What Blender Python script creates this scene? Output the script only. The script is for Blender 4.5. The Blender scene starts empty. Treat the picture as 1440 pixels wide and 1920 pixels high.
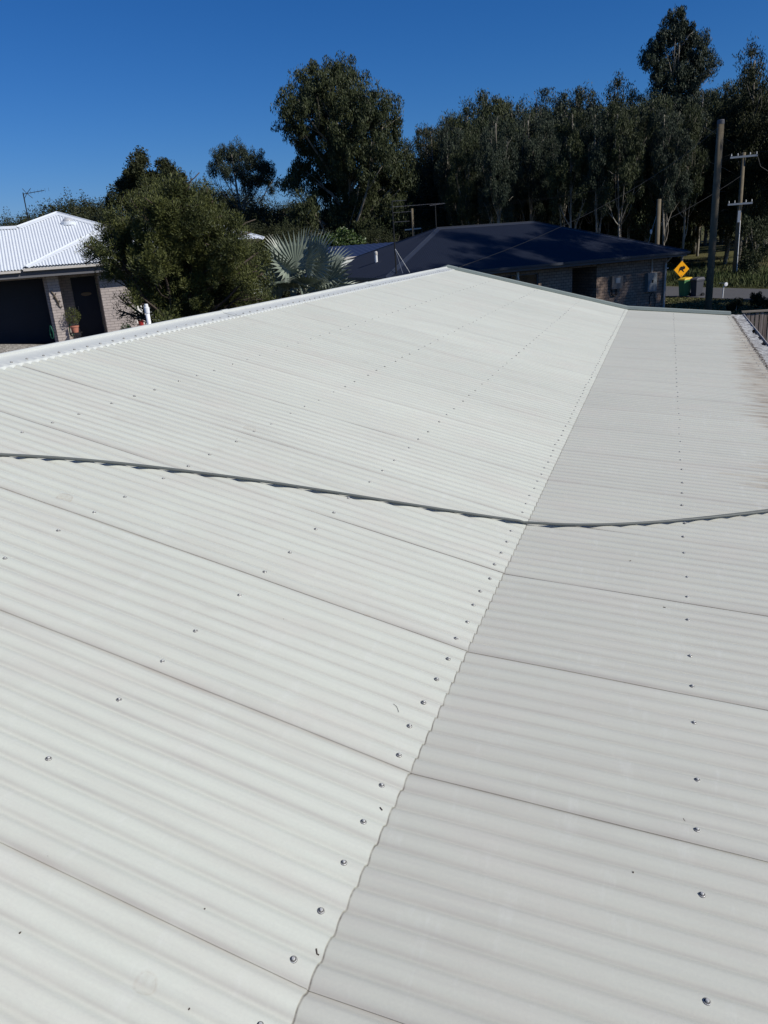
import bpy, math, random
import numpy as np
from mathutils import Vector, Matrix
C = bpy.context.scene
COL = C.collection
rad = math.radians
PI = math.pi
# ------------------------------------------------------------------ camera, sky, sun, exposure
CAM = np.array([.6901, 0, 1.5323]); FPX = 1442.57
YAW, PIT, ROL = -.3585, -.3349, -.0715
def cam_axes():
    cy, sy = math.cos(YAW), math.sin(YAW)
    f = np.array([sy*math.cos(PIT), cy*math.cos(PIT), math.sin(PIT)])
    r0 = np.array([cy, -sy, 0.]); u0 = np.cross(r0, f)
    return math.cos(ROL)*r0+math.sin(ROL)*u0, -math.sin(ROL)*r0+math.cos(ROL)*u0, f
RX, UX, FX = cam_axes()
cd = bpy.data.cameras.new('camera'); cam = bpy.data.objects.new('camera', cd); COL.objects.link(cam)
cd.sensor_fit = 'VERTICAL'; cd.sensor_height = 36; cd.sensor_width = 27; cd.lens = 36*FPX/1920
cd.clip_start = .05; cd.clip_end = 3000
m = Matrix.Identity(4)
for i in range(3):
    m[i][0] = RX[i]; m[i][1] = UX[i]; m[i][2] = -FX[i]; m[i][3] = CAM[i]
cam.matrix_world = m
C.camera = cam
SEL, SAZ = 37.0, 96.0
w = bpy.data.worlds.new('World'); C.world = w; w.use_nodes = True
nt = w.node_tree; bg = nt.nodes['Background']
sk = nt.nodes.new('ShaderNodeTexSky'); sk.sky_type = 'NISHITA'; sk.sun_disc = False
sk.sun_elevation = rad(SEL); sk.sun_rotation = rad(SAZ)
sk.air_density = 1.0; sk.dust_density = 0.1; sk.ozone_density = 4.0; sk.altitude = 0
sp = nt.nodes.new('ShaderNodeSeparateColor'); cb = nt.nodes.new('ShaderNodeCombineColor'); nt.links.new(sk.outputs[0], sp.inputs[0])
for i, (kk, ex) in enumerate(((.147, 1.6), (.534, 1.1), (1.11, 1.0))):       # clear deep blue winter sky: less red scattered
    pw = nt.nodes.new('ShaderNodeMath'); pw.operation = 'POWER'; nt.links.new(sp.outputs[i], pw.inputs[0]); pw.inputs[1].default_value = ex
    ml = nt.nodes.new('ShaderNodeMath'); ml.operation = 'MULTIPLY'; nt.links.new(pw.outputs[0], ml.inputs[0]); ml.inputs[1].default_value = kk
    nt.links.new(ml.outputs[0], cb.inputs[i])
nt.links.new(cb.outputs[0], bg.inputs[0]); bg.inputs[1].default_value = .07
sd = bpy.data.lights.new('sun', 'SUN'); sun = bpy.data.objects.new('sun', sd); COL.objects.link(sun)
sd.energy = 4.6; sd.angle = rad(.5); sd.color = (1, .955, .875)
sv = Vector((math.sin(rad(SAZ))*math.cos(rad(SEL)), math.cos(rad(SAZ))*math.cos(rad(SEL)), math.sin(rad(SEL))))
sun.rotation_euler = sv.to_track_quat('Z', 'Y').to_euler()
C.view_settings.view_transform = 'Standard'; C.view_settings.look = 'None'
C.view_settings.exposure = 0; C.view_settings.gamma = 1
C.render.engine = 'CYCLES'
C.cycles.max_bounces = 6; C.cycles.diffuse_bounces = 3

# ------------------------------------------------------------------ helpers
def ray(px, py):
    return FX + RX*(px-720)/FPX - UX*(py-960)/FPX
def at(px, py, D):                      # the point a horizontal distance D away
    d = ray(px, py); return CAM + d*(D/math.hypot(d[0], d[1]))
def on_plane(px, py, p0, n):
    d = ray(px, py); return CAM + d*(((np.array(p0)-CAM)@np.array(n))/(d@np.array(n)))
def onz(px, py, z): return on_plane(px, py, (0, 0, z), (0, 0, 1))

def tag(o, label=None, cat=None, group=None, kind=None):
    if label: o['label'] = label
    if cat: o['category'] = cat
    if group: o['group'] = group
    if kind: o['kind'] = kind
    return o
def empty(name, loc=(0, 0, 0), rz=0, label=None, cat=None, group=None, parent=None):
    o = bpy.data.objects.new(name, None); COL.objects.link(o)
    o.location = loc; o.rotation_euler = (0, 0, rz); o.empty_display_size = .2
    if parent: o.parent = parent
    return tag(o, label, cat, group)

class MB:
    def __init__(s): s.v = []; s.f = []
    def add(s, vs, fs):
        b = len(s.v); s.v.extend([tuple(map(float, p)) for p in vs]); s.f.extend([tuple(i+b for i in f) for f in fs]); return s
    def box(s, x0, x1, y0, y1, z0, z1):
        v = [(x0, y0, z0), (x1, y0, z0), (x1, y1, z0), (x0, y1, z0), (x0, y0, z1), (x1, y0, z1), (x1, y1, z1), (x0, y1, z1)]
        return s.add(v, [(0, 3, 2, 1), (4, 5, 6, 7), (0, 1, 5, 4), (1, 2, 6, 5), (2, 3, 7, 6), (3, 0, 4, 7)])
    def tube(s, pts, rs, n=8, cap=True):
        pts = [np.array(p, float) for p in pts]
        if not hasattr(rs, '__len__'): rs = [rs]*len(pts)
        up = np.array([0.137, .271, 1.]); vs = []; fs = []; pu = None
        for i, p in enumerate(pts):
            t = pts[min(i+1, len(pts)-1)]-pts[max(i-1, 0)]; t = t/(np.linalg.norm(t)+1e-12)
            if pu is None:
                a = np.cross(t, up if abs(t[2]) < .9 else np.array([1., .1, 0]))
            else: a = pu-t*(pu@t)
            a /= np.linalg.norm(a)+1e-12; pu = a; b = np.cross(t, a)
            for k in range(n):
                q = 2*PI*k/n; vs.append(p+rs[i]*(a*math.cos(q)+b*math.sin(q)))
        for i in range(len(pts)-1):
            for k in range(n):
                fs.append((i*n+k, i*n+(k+1) % n, (i+1)*n+(k+1) % n, (i+1)*n+k))
        if cap:
            fs.append(tuple(range(n))[::-1]); fs.append(tuple((len(pts)-1)*n+k for k in range(n)))
        return s.add(vs, fs)
    def bar(s, a, b, w, h):             # box beam from a to b
        a = np.array(a, float); b = np.array(b, float); t = b-a; t /= np.linalg.norm(t)
        u = np.array([0, 0, 1.]) if abs(t[2]) < .95 else np.array([0, 1., 0]); x = np.cross(t, u); x /= np.linalg.norm(x); u = np.cross(x, t)
        vs = [p+x*i*w/2+u*j*h/2 for p in (a, b) for i, j in ((-1, -1), (1, -1), (1, 1), (-1, 1))]
        return s.add(vs, [(3, 2, 1, 0), (4, 5, 6, 7), (0, 1, 5, 4), (1, 2, 6, 5), (2, 3, 7, 6), (3, 0, 4, 7)])
    def lathe(s, c, prof, n=12, sx=1, sy=1):
        vs = []; fs = []
        for r, z in prof:
            for k in range(n):
                a = 2*PI*k/n; vs.append((c[0]+r*sx*math.cos(a), c[1]+r*sy*math.sin(a), c[2]+z))
        for i in range(len(prof)-1):
            for k in range(n): fs.append((i*n+k, i*n+(k+1) % n, (i+1)*n+(k+1) % n, (i+1)*n+k))
        fs.append(tuple(range(n))[::-1]); fs.append(tuple((len(prof)-1)*n+k for k in range(n)))
        return s.add(vs, fs)
    def prism(s, poly, a, b, tr):       # polygon in a local plane, extruded between depths a and b through tr(p,q,depth)
        n = len(poly); vs = [tr(p, q, a) for p, q in poly]+[tr(p, q, b) for p, q in poly]
        fs = [tuple(range(n)), tuple(range(2*n-1, n-1, -1))]+[(i, i+n, (i+1) % n+n, (i+1) % n) for i in range(n)]
        return s.add(vs, fs)
    def build(s, name, mt, parent=None, smooth=False):
        return mesh_obj(name, s.v, s.f, mt, parent, smooth)
def mesh_obj(name, v, f, mt, parent=None, smooth=False):
    me = bpy.data.meshes.new(name); me.from_pydata([tuple(p) for p in v], [], [tuple(q) for q in f]); me.update()
    if smooth: me.polygons.foreach_set('use_smooth', [True]*len(me.polygons))
    if mt: me.materials.append(mt)
    o = bpy.data.objects.new(name, me); COL.objects.link(o)
    if parent: o.parent = parent
    return o
def quads_mesh(name, V4, mt):           # V4: (n,4,3) array of quads
    n = len(V4); me = bpy.data.meshes.new(name)
    me.vertices.add(n*4); me.vertices.foreach_set('co', V4.reshape(-1).astype(np.float32))
    me.loops.add(n*4); me.loops.foreach_set('vertex_index', np.arange(n*4, dtype=np.int32))
    me.polygons.add(n); me.polygons.foreach_set('loop_start', np.arange(0, n*4, 4, dtype=np.int32))
    me.update(calc_edges=True)
    if mt: me.materials.append(mt)
    return me
def grid_obj(name, V, mt, parent=None, smooth=False, keep=None):     # V: (a,b,3)
    a, b = V.shape[:2]; i, j = np.meshgrid(np.arange(a-1), np.arange(b-1), indexing='ij')
    if keep is not None: i = i[keep]; j = j[keep]
    q = np.stack([i*b+j, (i+1)*b+j, (i+1)*b+j+1, i*b+j+1], -1).reshape(-1, 4)
    me = bpy.data.meshes.new(name); me.vertices.add(a*b); me.vertices.foreach_set('co', V.reshape(-1).astype(np.float32))
    me.loops.add(len(q)*4); me.loops.foreach_set('vertex_index', q.reshape(-1).astype(np.int32))
    me.polygons.add(len(q)); me.polygons.foreach_set('loop_start', np.arange(0, len(q)*4, 4, dtype=np.int32))
    me.update(calc_edges=True)
    if smooth: me.polygons.foreach_set('use_smooth', np.ones(len(q), bool))
    if mt: me.materials.append(mt)
    o = bpy.data.objects.new(name, me); COL.objects.link(o)
    if parent: o.parent = parent
    return o
def copy_tree(o, parent=None):
    c = o.copy(); COL.objects.link(c); c.parent = parent
    for ch in o.children: copy_tree(ch, c)
    return c

# ------------------------------------------------------------------ materials
class N:
    def __init__(s, name):
        s.m = bpy.data.materials.new(name); s.m.use_nodes = True; s.t = s.m.node_tree; s.b = s.t.nodes['Principled BSDF']
        s.o = s.t.nodes['Material Output']
    def n(s, ty, ins={}, **kw):
        x = s.t.nodes.new(ty)
        for k, v in kw.items(): setattr(x, k, v)
        for k, v in ins.items():
            if hasattr(v, 'links'): s.t.links.new(v, x.inputs[k])
            else: x.inputs[k].default_value = v
        return x
    def link(s, a, b): s.t.links.new(a, b)
    def obj(s): return s.n('ShaderNodeTexCoord').outputs['Object']
    def mapp(s, vec, sc): return s.n('ShaderNodeMapping', {'Vector': vec, 'Scale': sc}).outputs[0]
    def noise(s, vec, scale, detail=3, rough=.5): return s.n('ShaderNodeTexNoise', {'Vector': vec, 'Scale': scale, 'Detail': detail, 'Roughness': rough}).outputs['Fac']
    def ramp(s, fac, stops):
        r = s.n('ShaderNodeValToRGB', {'Fac': fac}); e = r.color_ramp.elements
        while len(e) < len(stops): e.new(.5)
        for el, (p, c) in zip(e, stops):
            el.position = p; el.color = (c, c, c, 1) if not hasattr(c, '__len__') else (*c, 1)
        return r.outputs[0]
    def mix(s, f, a, b, mode='MIX'):
        x = s.n('ShaderNodeMix', data_type='RGBA', blend_type=mode)
        for k, v in ((0, f), (6, a), (7, b)):
            if hasattr(v, 'links'): s.link(v, x.inputs[k])
            else: x.inputs[k].default_value = (*v, 1) if (hasattr(v, '__len__') and len(v) == 3) else v
        return x.outputs[2]
    def math(s, op, a, b=0., c=0., clamp=False):
        x = s.n('ShaderNodeMath', operation=op, use_clamp=clamp)
        for k, v in ((0, a), (1, b), (2, c)):
            if hasattr(v, 'links'): s.link(v, x.inputs[k])
            else: x.inputs[k].default_value = v
        return x.outputs[0]
    def xyz(s, vec): return s.n('ShaderNodeSeparateXYZ', {0: vec}).outputs
    def fin(s, col, rough=.6, spec=.5, metal=0, bump=None, bs=.2, bd=.01):
        for k, v in (('Base Color', col), ('Roughness', rough), ('Specular IOR Level', spec), ('Metallic', metal)):
            if hasattr(v, 'links'): s.link(v, s.b.inputs[k])
            else: s.b.inputs[k].default_value = (*v, 1) if hasattr(v, '__len__') else v
        if bump is not None:
            bn = s.n('ShaderNodeBump', {'Height': bump, 'Strength': bs, 'Distance': bd}); s.link(bn.outputs[0], s.b.inputs['Normal'])
        return s.m
def simple(name, col, rough=.6, spec=.4, metal=0, var=.15, scale=8, bump=0):
    k = N(name); c = k.obj(); f = k.noise(c, scale, 4)
    a = tuple(x*(1-var) for x in col); b = tuple(min(1, x*(1+var)) for x in col)
    return k.fin(k.mix(f, a, b), rough, spec, metal, f if bump else None, bump, .01)

RIB = .0762; Y0 = 1.0979; SHEET = RIB*10
SM = .9672/3.5896; SS = .1713/1.8377       # slopes of the two roof planes
YF = 16.1                                  # far end of the roof
def roof_mat(name, base, stain_and_edge=1.0, spots=()):
    k = N(name); c = k.obj(); X, Y, Z = k.xyz(c)
    n1 = k.noise(k.mapp(c, (.25, 1.1, 1)), 1.0, 4)            # broad weathering, drawn out down the slope
    n2 = k.noise(k.mapp(c, (1.2, 12, 1)), 1.0, 5, .6)         # streaks
    n3 = k.noise(c, 140, 2)                                   # grain
    n4 = k.noise(k.mapp(c, (2.2, 3.5, 1)), 1.0, 5, .65)
    col = k.mix(k.ramp(n1, [(.3, 0), (.7, 1)]), tuple(b*.955 for b in base), tuple(b*1.03 for b in base))
    col = k.mix(k.math('MULTIPLY', k.ramp(n2, [(.45, 0), (.75, 1)]), .32), col, (.47, .44, .385))
    shn = k.n('ShaderNodeTexWhiteNoise', {'W': k.math('FLOOR', k.math('DIVIDE', k.math('ADD', Y, 20*SHEET-Y0), SHEET))}, noise_dimensions='1D').outputs[0]
    col = k.mix(1.0, col, k.ramp(shn, [(0, .965), (1, 1.0)]), 'MULTIPLY')
    scf = k.noise(k.mapp(c, (9, 2.2, 1)), 1.6, 6, .75)
    col = k.mix(k.math('MULTIPLY', k.ramp(scf, [(.56, 0), (.72, 1)]), .3), col, (.70, .71, .66))
    col = k.mix(k.math('MULTIPLY', k.ramp(n4, [(.48, 0), (.72, 1)]), .3), col, (.56, .51, .46))
    col = k.mix(k.math('MULTIPLY', k.ramp(n3, [(.35, 1), (.65, 0)]), .07), col, (.36, .36, .35))
    # dirt caught beside each side lap
    fr = k.math('MODULO', k.math('DIVIDE', k.math('ADD', Y, 20*SHEET-Y0), SHEET), 1.0)
    near = k.math('SUBTRACT', 1.0, k.math('DIVIDE', k.math('MINIMUM', fr, k.math('SUBTRACT', 1.0, fr)), .022, clamp=True), clamp=True)
    lapn = k.ramp(k.noise(k.mapp(c, (3, 1, 1)), 2.0, 3), [(.35, .15), (.7, 1)])
    col = k.mix(k.math('MULTIPLY', k.math('MULTIPLY', k.math('POWER', near, 1.5), lapn), .5), col, (.33, .28, .24))
    wide = k.math('SUBTRACT', 1.0, k.math('DIVIDE', k.math('MINIMUM', fr, k.math('SUBTRACT', 1.0, fr)), .05, clamp=True), clamp=True)
    col = k.mix(k.math('MULTIPLY', wide, .15), col, (.36, .32, .285))
    fine = k.noise(k.mapp(c, (1.1, 46, 1)), 1.0, 4, .6)
    col = k.mix(k.math('MULTIPLY', k.ramp(fine, [(.5, 0), (.7, 1)]), .16), col, (.42, .41, .39))
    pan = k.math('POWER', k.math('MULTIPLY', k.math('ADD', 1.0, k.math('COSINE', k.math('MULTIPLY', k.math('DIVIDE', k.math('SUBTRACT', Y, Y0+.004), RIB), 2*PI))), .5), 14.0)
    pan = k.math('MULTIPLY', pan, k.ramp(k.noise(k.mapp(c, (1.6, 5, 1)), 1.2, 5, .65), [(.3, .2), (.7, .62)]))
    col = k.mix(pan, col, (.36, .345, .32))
    # flecks
    vo = k.n('ShaderNodeTexVoronoi', {'Vector': c, 'Scale': 6.5, 'Randomness': 1.0}); gate = k.math('GREATER_THAN', k.xyz(vo.outputs['Color'])[0], .62)
    fl = k.math('MULTIPLY', k.math('LESS_THAN', k.math('ADD', vo.outputs['Distance'], k.math('MULTIPLY', k.noise(c, 60, 2), .03)), .035), gate)
    col = k.mix(k.math('MULTIPLY', fl, .55), col, (.14, .12, .10))
    vo2 = k.n('ShaderNodeTexVoronoi', {'Vector': k.mapp(c, (1, 1.8, 1)), 'Scale': 1.9}); g2 = k.math('GREATER_THAN', k.xyz(vo2.outputs['Color'])[1], .6)
    bl = k.math('MULTIPLY', k.math('SUBTRACT', 1.0, k.math('DIVIDE', k.math('ADD', vo2.outputs['Distance'], k.math('MULTIPLY', k.math('SUBTRACT', k.noise(c, 25, 3), .5), .25)), .13, clamp=True)), g2)
    col = k.mix(k.math('MULTIPLY', bl, .22), col, (.40, .36, .31))
    for (sx, sy, sr, st) in spots:      # faint round stains
        d = k.math('SQRT', k.math('ADD', k.math('POWER', k.math('SUBTRACT', X, sx), 2.0), k.math('POWER', k.math('SUBTRACT', Y, sy), 2.0)))
        ring = k.math('SUBTRACT', 1.0, k.math('DIVIDE', k.math('ABSOLUTE', k.math('SUBTRACT', d, sr)), .006, clamp=True), clamp=True)
        disc = k.math('MULTIPLY', k.math('LESS_THAN', d, sr), .45)
        mk = k.math('MULTIPLY', k.math('MAXIMUM', ring, disc), k.math('MULTIPLY', k.ramp(k.noise(c, 60, 4, .7), [(.35, .1), (.65, 1)]), st))
        col = k.mix(mk, col, (.40, .34, .26))
    if stain_and_edge > 1:  # thin dark line along the lower edge of the upper sheets
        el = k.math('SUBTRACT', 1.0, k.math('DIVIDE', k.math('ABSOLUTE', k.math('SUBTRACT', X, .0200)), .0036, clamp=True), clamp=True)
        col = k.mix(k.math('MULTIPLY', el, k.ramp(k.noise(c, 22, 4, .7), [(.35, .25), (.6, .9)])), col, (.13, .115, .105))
    if stain_and_edge > 1:                        # tannin stains spreading from the gutter up the pans
        reach = k.math('ADD', k.math('MULTIPLY', k.noise(k.mapp(c, (.6, 9, 1)), 1.6, 5, .7), .5), -.085)
        big = k.ramp(k.n('ShaderNodeMapRange', {'Value': Y, 'From Min': 3.5, 'From Max': 16.}).outputs[0],
                     [(0, .02), (.10, .2), (.15, 1), (.19, .7), (.23, .4), (.31, .62), (.39, .62), (.5, .58), (.67, .42), (.82, .28), (1, .12)])
        lim = k.math('MULTIPLY', reach, big)
        s = k.math('DIVIDE', k.math('SUBTRACT', k.math('ADD', X, k.math('MULTIPLY', lim, 3.6)), 1.80), .22, clamp=True)
        s = k.math('MULTIPLY', s, k.ramp(k.noise(k.mapp(c, (5, 22, 1)), 1.5, 4, .7), [(.3, .25), (.6, 1)]))
        tc = k.mix(k.ramp(k.noise(k.mapp(c, (3, 8, 1)), 1.3, 3), [(.4, 0), (.65, 1)]), (.47, .42, .33), (.26, .205, .15))
        col = k.mix(k.math('MULTIPLY', s, .85), col, tc)
    ro = k.ramp(n4, [(.3, .30), (.7, .46)])
    return k.fin(col, ro, .5, 0, k.math('ADD', n3, k.math('MULTIPLY', n4, 3.0)), .06, .004)

def brick_mat(name, c1, c2, mo, bw, bh, ms):
    k = N(name); X, Y, Z = k.xyz(k.obj()); v = k.n('ShaderNodeCombineXYZ', {0: k.math('ADD', X, Y), 1: Z, 2: 0.}).outputs[0]
    b = k.n('ShaderNodeTexBrick', {'Vector': v, 'Scale': 1., 'Mortar Size': ms, 'Mortar Smooth': .2, 'Bias': 0., 'Brick Width': bw, 'Row Height': bh,
                                  'Color1': (*c1, 1), 'Color2': (*c2, 1), 'Mortar': (*mo, 1)})
    n = k.noise(k.obj(), 30, 4)
    col = k.mix(k.math('MULTIPLY', n, .45), b.outputs['Color'], tuple(x*.55 for x in c1))
    return k.fin(col, .9, .2, 0, k.math('SUBTRACT', k.math('MULTIPLY', n, .3), b.outputs['Fac']), .6, .012)

def leaf_mat(name, c1, c2, c3, rough=.5, spec=.35, nscale=.35):
    k = N(name); ri = k.n('ShaderNodeNewGeometry').outputs['Random Per Island']
    f = k.noise(k.obj(), nscale, 3)
    a = k.ramp(ri, [(0, c1), (.6, c2), (1, c3)])
    col = k.mix(k.math('MULTIPLY', k.ramp(f, [(.4, 0), (.62, 1)]), .6), a, c3)
    return k.fin(col, rough, spec)
M = {}
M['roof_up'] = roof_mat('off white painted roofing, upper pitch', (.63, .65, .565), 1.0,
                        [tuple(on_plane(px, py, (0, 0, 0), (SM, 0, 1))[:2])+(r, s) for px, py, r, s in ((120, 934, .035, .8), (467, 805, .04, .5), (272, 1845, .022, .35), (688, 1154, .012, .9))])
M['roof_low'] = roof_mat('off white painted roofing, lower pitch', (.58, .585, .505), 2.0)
M['cap'] = simple('pale blue white ridge metal', (.54, .56, .53), .38, .5, 0, .05, 3)
M['screw'] = simple('zinc screw', (.50, .50, .48), .42, .5, .25, .1, 20)
M['rubber'] = simple('grimy neoprene washer', (.09, .085, .08), .7, .3, 0, .3, 40)
M['barge'] = simple('sage grey painted capping', (.27, .31, .28), .5, .4, 0, .06, 5)
M['cable'] = simple('grey plastic cable sheath', (.10, .11, .105), .55, .4, 0, .12, 20)
M['trim_white'] = simple('white painted trim', (.72, .73, .72), .5, .4, 0, .04)
M['trim_grey'] = simple('grey beige gutter', (.50, .47, .43), .5, .4, 0, .06)
M['fascia_grey'] = simple('dark grey fascia', (.12, .12, .13), .6, .3, 0, .06)
M['house_brick'] = brick_mat('grey beige face brick', (.49, .43, .40), (.41, .36, .34), (.20, .18, .17), .24, .086, .007)
M['brown_brick'] = brick_mat('taupe block brick', (.38, .28, .215), (.26, .19, .145), (.06, .05, .042), .24, .12, .010)
M['white_roof'] = simple('white corrugated roofing', (.66, .70, .74), .42, .5, 0, .05, 2)
M['navy_roof'] = simple('deep ocean blue roofing', (.012, .0165, .030), .6, .35, 0, .12, 1.5)
M['navy_cap'] = simple('blue grey roof capping', (.022, .027, .04), .45, .5, 0, .1, 2)
M['blue_roof'] = simple('blue corrugated roofing', (.018, .03, .075), .5, .4, 0, .12, 1)
M['dark_door'] = simple('dark navy door panel', (.012, .015, .028), .5, .4, 0, .1, 3)
M['black'] = simple('near black interior', (.006, .006, .007), .7, .2, 0, .2)
M['glass'] = simple('dark window glass', (.01, .012, .015), .08, .5, 0, .1)
M['wood_pole'] = simple('weathered timber pole', (.15, .125, .085), .85, .2, 0, .35, 6, .4)
M['galv'] = simple('galvanised steel', (.36, .38, .39), .4, .5, .7, .1, 15)
M['pvc'] = simple('white plastic pipe', (.78, .79, .80), .35, .5, 0, .03)
M['terracotta'] = simple('terracotta', (.42, .17, .12), .8, .2, 0, .15)
M['red_pot'] = simple('red glazed pot', (.35, .03, .03), .4, .5, 0, .1)
M['iron'] = simple('dark wrought iron', (.02, .02, .02), .5, .4, .3, .1)
M['bronze'] = simple('bronze ornament', (.10, .08, .06), .45, .5, .5, .2)
M['hose'] = simple('green garden hose', (.02, .14, .09), .5, .4)
M['bark'] = simple('dark brown bark', (.07, .055, .045), .9, .2, 0, .3, 10, .5)
def bark_mat():
    k = N('smooth pale gum bark'); c = k.obj(); f = k.noise(k.mapp(c, (1, 1, .3)), 2.2, 5, .7)
    return k.fin(k.ramp(f, [(.3, (.09, .075, .058)), (.5, (.24, .215, .175)), (.7, (.43, .40, .345))]), .8, .2)
M['gum_bark'] = bark_mat()
M['gum_leaf'] = leaf_mat('gum tree foliage', (.019, .029, .012), (.034, .047, .018), (.066, .076, .029), .6, .25)
M['gum_leaf_blue'] = leaf_mat('blue green gum foliage', (.018, .029, .020), (.030, .044, .028), (.050, .065, .038), .6, .25)
M['dark_leaf'] = leaf_mat('dull brown green foliage', (.015, .023, .010), (.026, .034, .014), (.050, .053, .021), .65, .2)
M['bush_leaf'] = leaf_mat('bottlebrush foliage', (.022, .031, .010), (.042, .054, .016), (.115, .125, .032), .6, .3, 1.1)
M['lime_leaf'] = leaf_mat('bright green shrub foliage', (.03, .055, .012), (.05, .085, .02), (.09, .13, .03), .45, .4)
M['conifer'] = leaf_mat('dark conifer foliage', (.01, .03, .012), (.015, .045, .016), (.03, .07, .02))
M['palm_leaf'] = leaf_mat('silver blue palm leaf', (.125, .155, .122), (.175, .21, .168), (.26, .295, .235), .4, .45)
def grass_mat():
    k = N('lawn, verge and forest floor'); c = k.obj(); a = k.noise(c, .12, 5, .6); b = k.noise(c, 3.5, 5, .7); d = k.noise(c, 40, 3)
    col = k.mix(k.ramp(a, [(.4, 0), (.6, 1)]), (.065, .085, .022), (.13, .115, .055))
    col = k.mix(k.ramp(b, [(.4, 0), (.7, .7)]), col, (.16, .14, .07))
    col = k.mix(k.math('MULTIPLY', d, .5), col, (.03, .035, .012))
    return k.fin(col, .95, .1, 0, d, .8, .05)
M['grass'] = grass_mat()
M['grass_blade'] = leaf_mat('long green grass', (.026, .045, .010), (.042, .066, .016), (.085, .095, .036), .7, .2)
def asphalt():
    k = N('asphalt'); c = k.obj(); a = k.noise(c, .8, 4); d = k.noise(c, 60, 3)
    col = k.mix(a, (.055, .055, .058), (.085, .083, .085)); col = k.mix(k.math('MULTIPLY', d, .5), col, (.13, .13, .13))
    return k.fin(col, .85, .3, 0, d, .5, .01)
M['asphalt'] = asphalt()
def pebble():
    k = N('exposed aggregate'); c = k.obj(); v = k.n('ShaderNodeTexVoronoi', {'Vector': c, 'Scale': 28.}); f = k.xyz(v.outputs['Color'])[0]
    col = k.ramp(f, [(0, (.10, .09, .08)), (.5, (.30, .28, .25)), (1, (.52, .50, .46))])
    return k.fin(col, .85, .3, 0, v.outputs['Distance'], .6, .01)
M['pebble'] = pebble()
def paling():
    k = N('weathered grey brown palings'); c = k.obj(); f = k.noise(k.mapp(c, (14, 14, .6)), 1., 4, .7); g = k.noise(k.mapp(c, (60, 60, 2)), 1., 3)
    col = k.ramp(f, [(.3, (.16, .12, .10)), (.55, (.34, .28, .245)), (.75, (.50, .44, .40))])
    return k.fin(k.mix(k.math('MULTIPLY', g, .4), col, (.05, .04, .035)), .9, .2, 0, g, .5, .01)
M['paling'] = paling()
def guard_mat():
    k = N('grimy gutter sheet'); c = k.obj(); f = k.noise(k.mapp(c, (6, 4, 1)), 2.2, 5, .7); g = k.noise(k.mapp(c, (3, 26, 1)), 1., 4, .7)
    X = k.xyz(c)[0]
    col = k.ramp(f, [(.3, (.19, .18, .17)), (.5, (.38, .38, .37)), (.68, (.58, .59, .57))])
    edge = k.math('SUBTRACT', 1.0, k.math('DIVIDE', k.math('SUBTRACT', X, 1.84), .09, clamp=True))
    col = k.mix(k.math('MULTIPLY', k.math('MULTIPLY', edge, k.ramp(g, [(.35, .2), (.6, 1)])), .9), col, (.20, .15, .10))
    return k.fin(col, .8, .2, 0, g, .6, .01)
M['guard'] = guard_mat()

# ------------------------------------------------------------------ setting: ground and road
RD = np.array([.682, -.731]); RN = np.array([.731, .682])      # road direction and its normal
ZG = -2.35
def smooth(t): t = np.clip(t, 0, 1); return t*t*(3-2*t)
def ground_z(x, y):
    up = smooth((-x-4.5)/7.)*(1-smooth((y-27)/10.))*1.46
    s = x*RN[0]+y*RN[1]
    bank = smooth((s-38.6)/5)*.35+smooth((s-48)/60)*2.0
    far = .35*np.sin(x*.11+1)*np.sin(y*.09)*smooth((s-44)/20)
    return ZG+up+bank+far
def ground():
    a = np.concatenate([-np.geomspace(900, 45, 22), np.arange(-42, 30, .75), np.geomspace(31, 900, 22)])
    b = np.concatenate([-np.geomspace(900, 12, 16), np.arange(-9, 100, .75), np.geomspace(102, 1200, 20)])
    X, Y = np.meshgrid(a, b, indexing='ij'); V = np.stack([X, Y, ground_z(X, Y)], -1)
    tag(grid_obj('ground', V, M['grass'], smooth=True), kind='structure')
    # road: a sheet following the verge line
    t = np.arange(-120, 120, 3.); v = []; f = []
    P = []
    for q in t:
        for s in (33., 35.6, 38.2):
            off = .5*max(0, (q-30)/60)**2*10
            p = RD*(q)+RN*(s+off*0); P.append((p[0], p[1], ZG+.02+(.03 if s == 35.6 else 0)))
    V = np.array(P).reshape(len(t), 3, 3); tag(grid_obj('road', V, M['asphalt']), kind='structure')
    O, e, n = LH
    us = (-8, -5.2, -3.2, -1.7, -.9, -.1); zb_ = (.16, .16, .20, .21, .12, .02)
    V = np.array([[O+e*u+n*v+np.array([0, 0, z0+.004 if k == 0 else (z0*.55-.02 if k == 1 else z0*.15-.25)]) for k, v in enumerate((.42, -1.2, -6.))] for u, z0 in zip(us, zb_)])
    tag(grid_obj('driveway', V, M['pebble'], smooth=True), kind='structure')
    mb = MB(); cc = [O+e*u+n*v for u, v in ((-.1, .42), (2.6, .42), (2.6, -1.3), (.3, -4.), (-.1, -6.))]
    mb.add([(p[0], p[1], -.885) for p in cc]+[(p[0], p[1], -1.3) for p in cc], [tuple(range(5))[::-1]]+[(i, (i+1) % 5, (i+1) % 5+5, i+5) for i in range(5)])
    tag(mb.build('path', M['pebble']), kind='structure')
TH = rad(43)
LH = (np.array([-17.747, 20.404, -.89]), np.array([math.cos(TH), math.sin(TH), 0]), np.array([-math.sin(TH), math.cos(TH), 0]))
ground()

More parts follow.
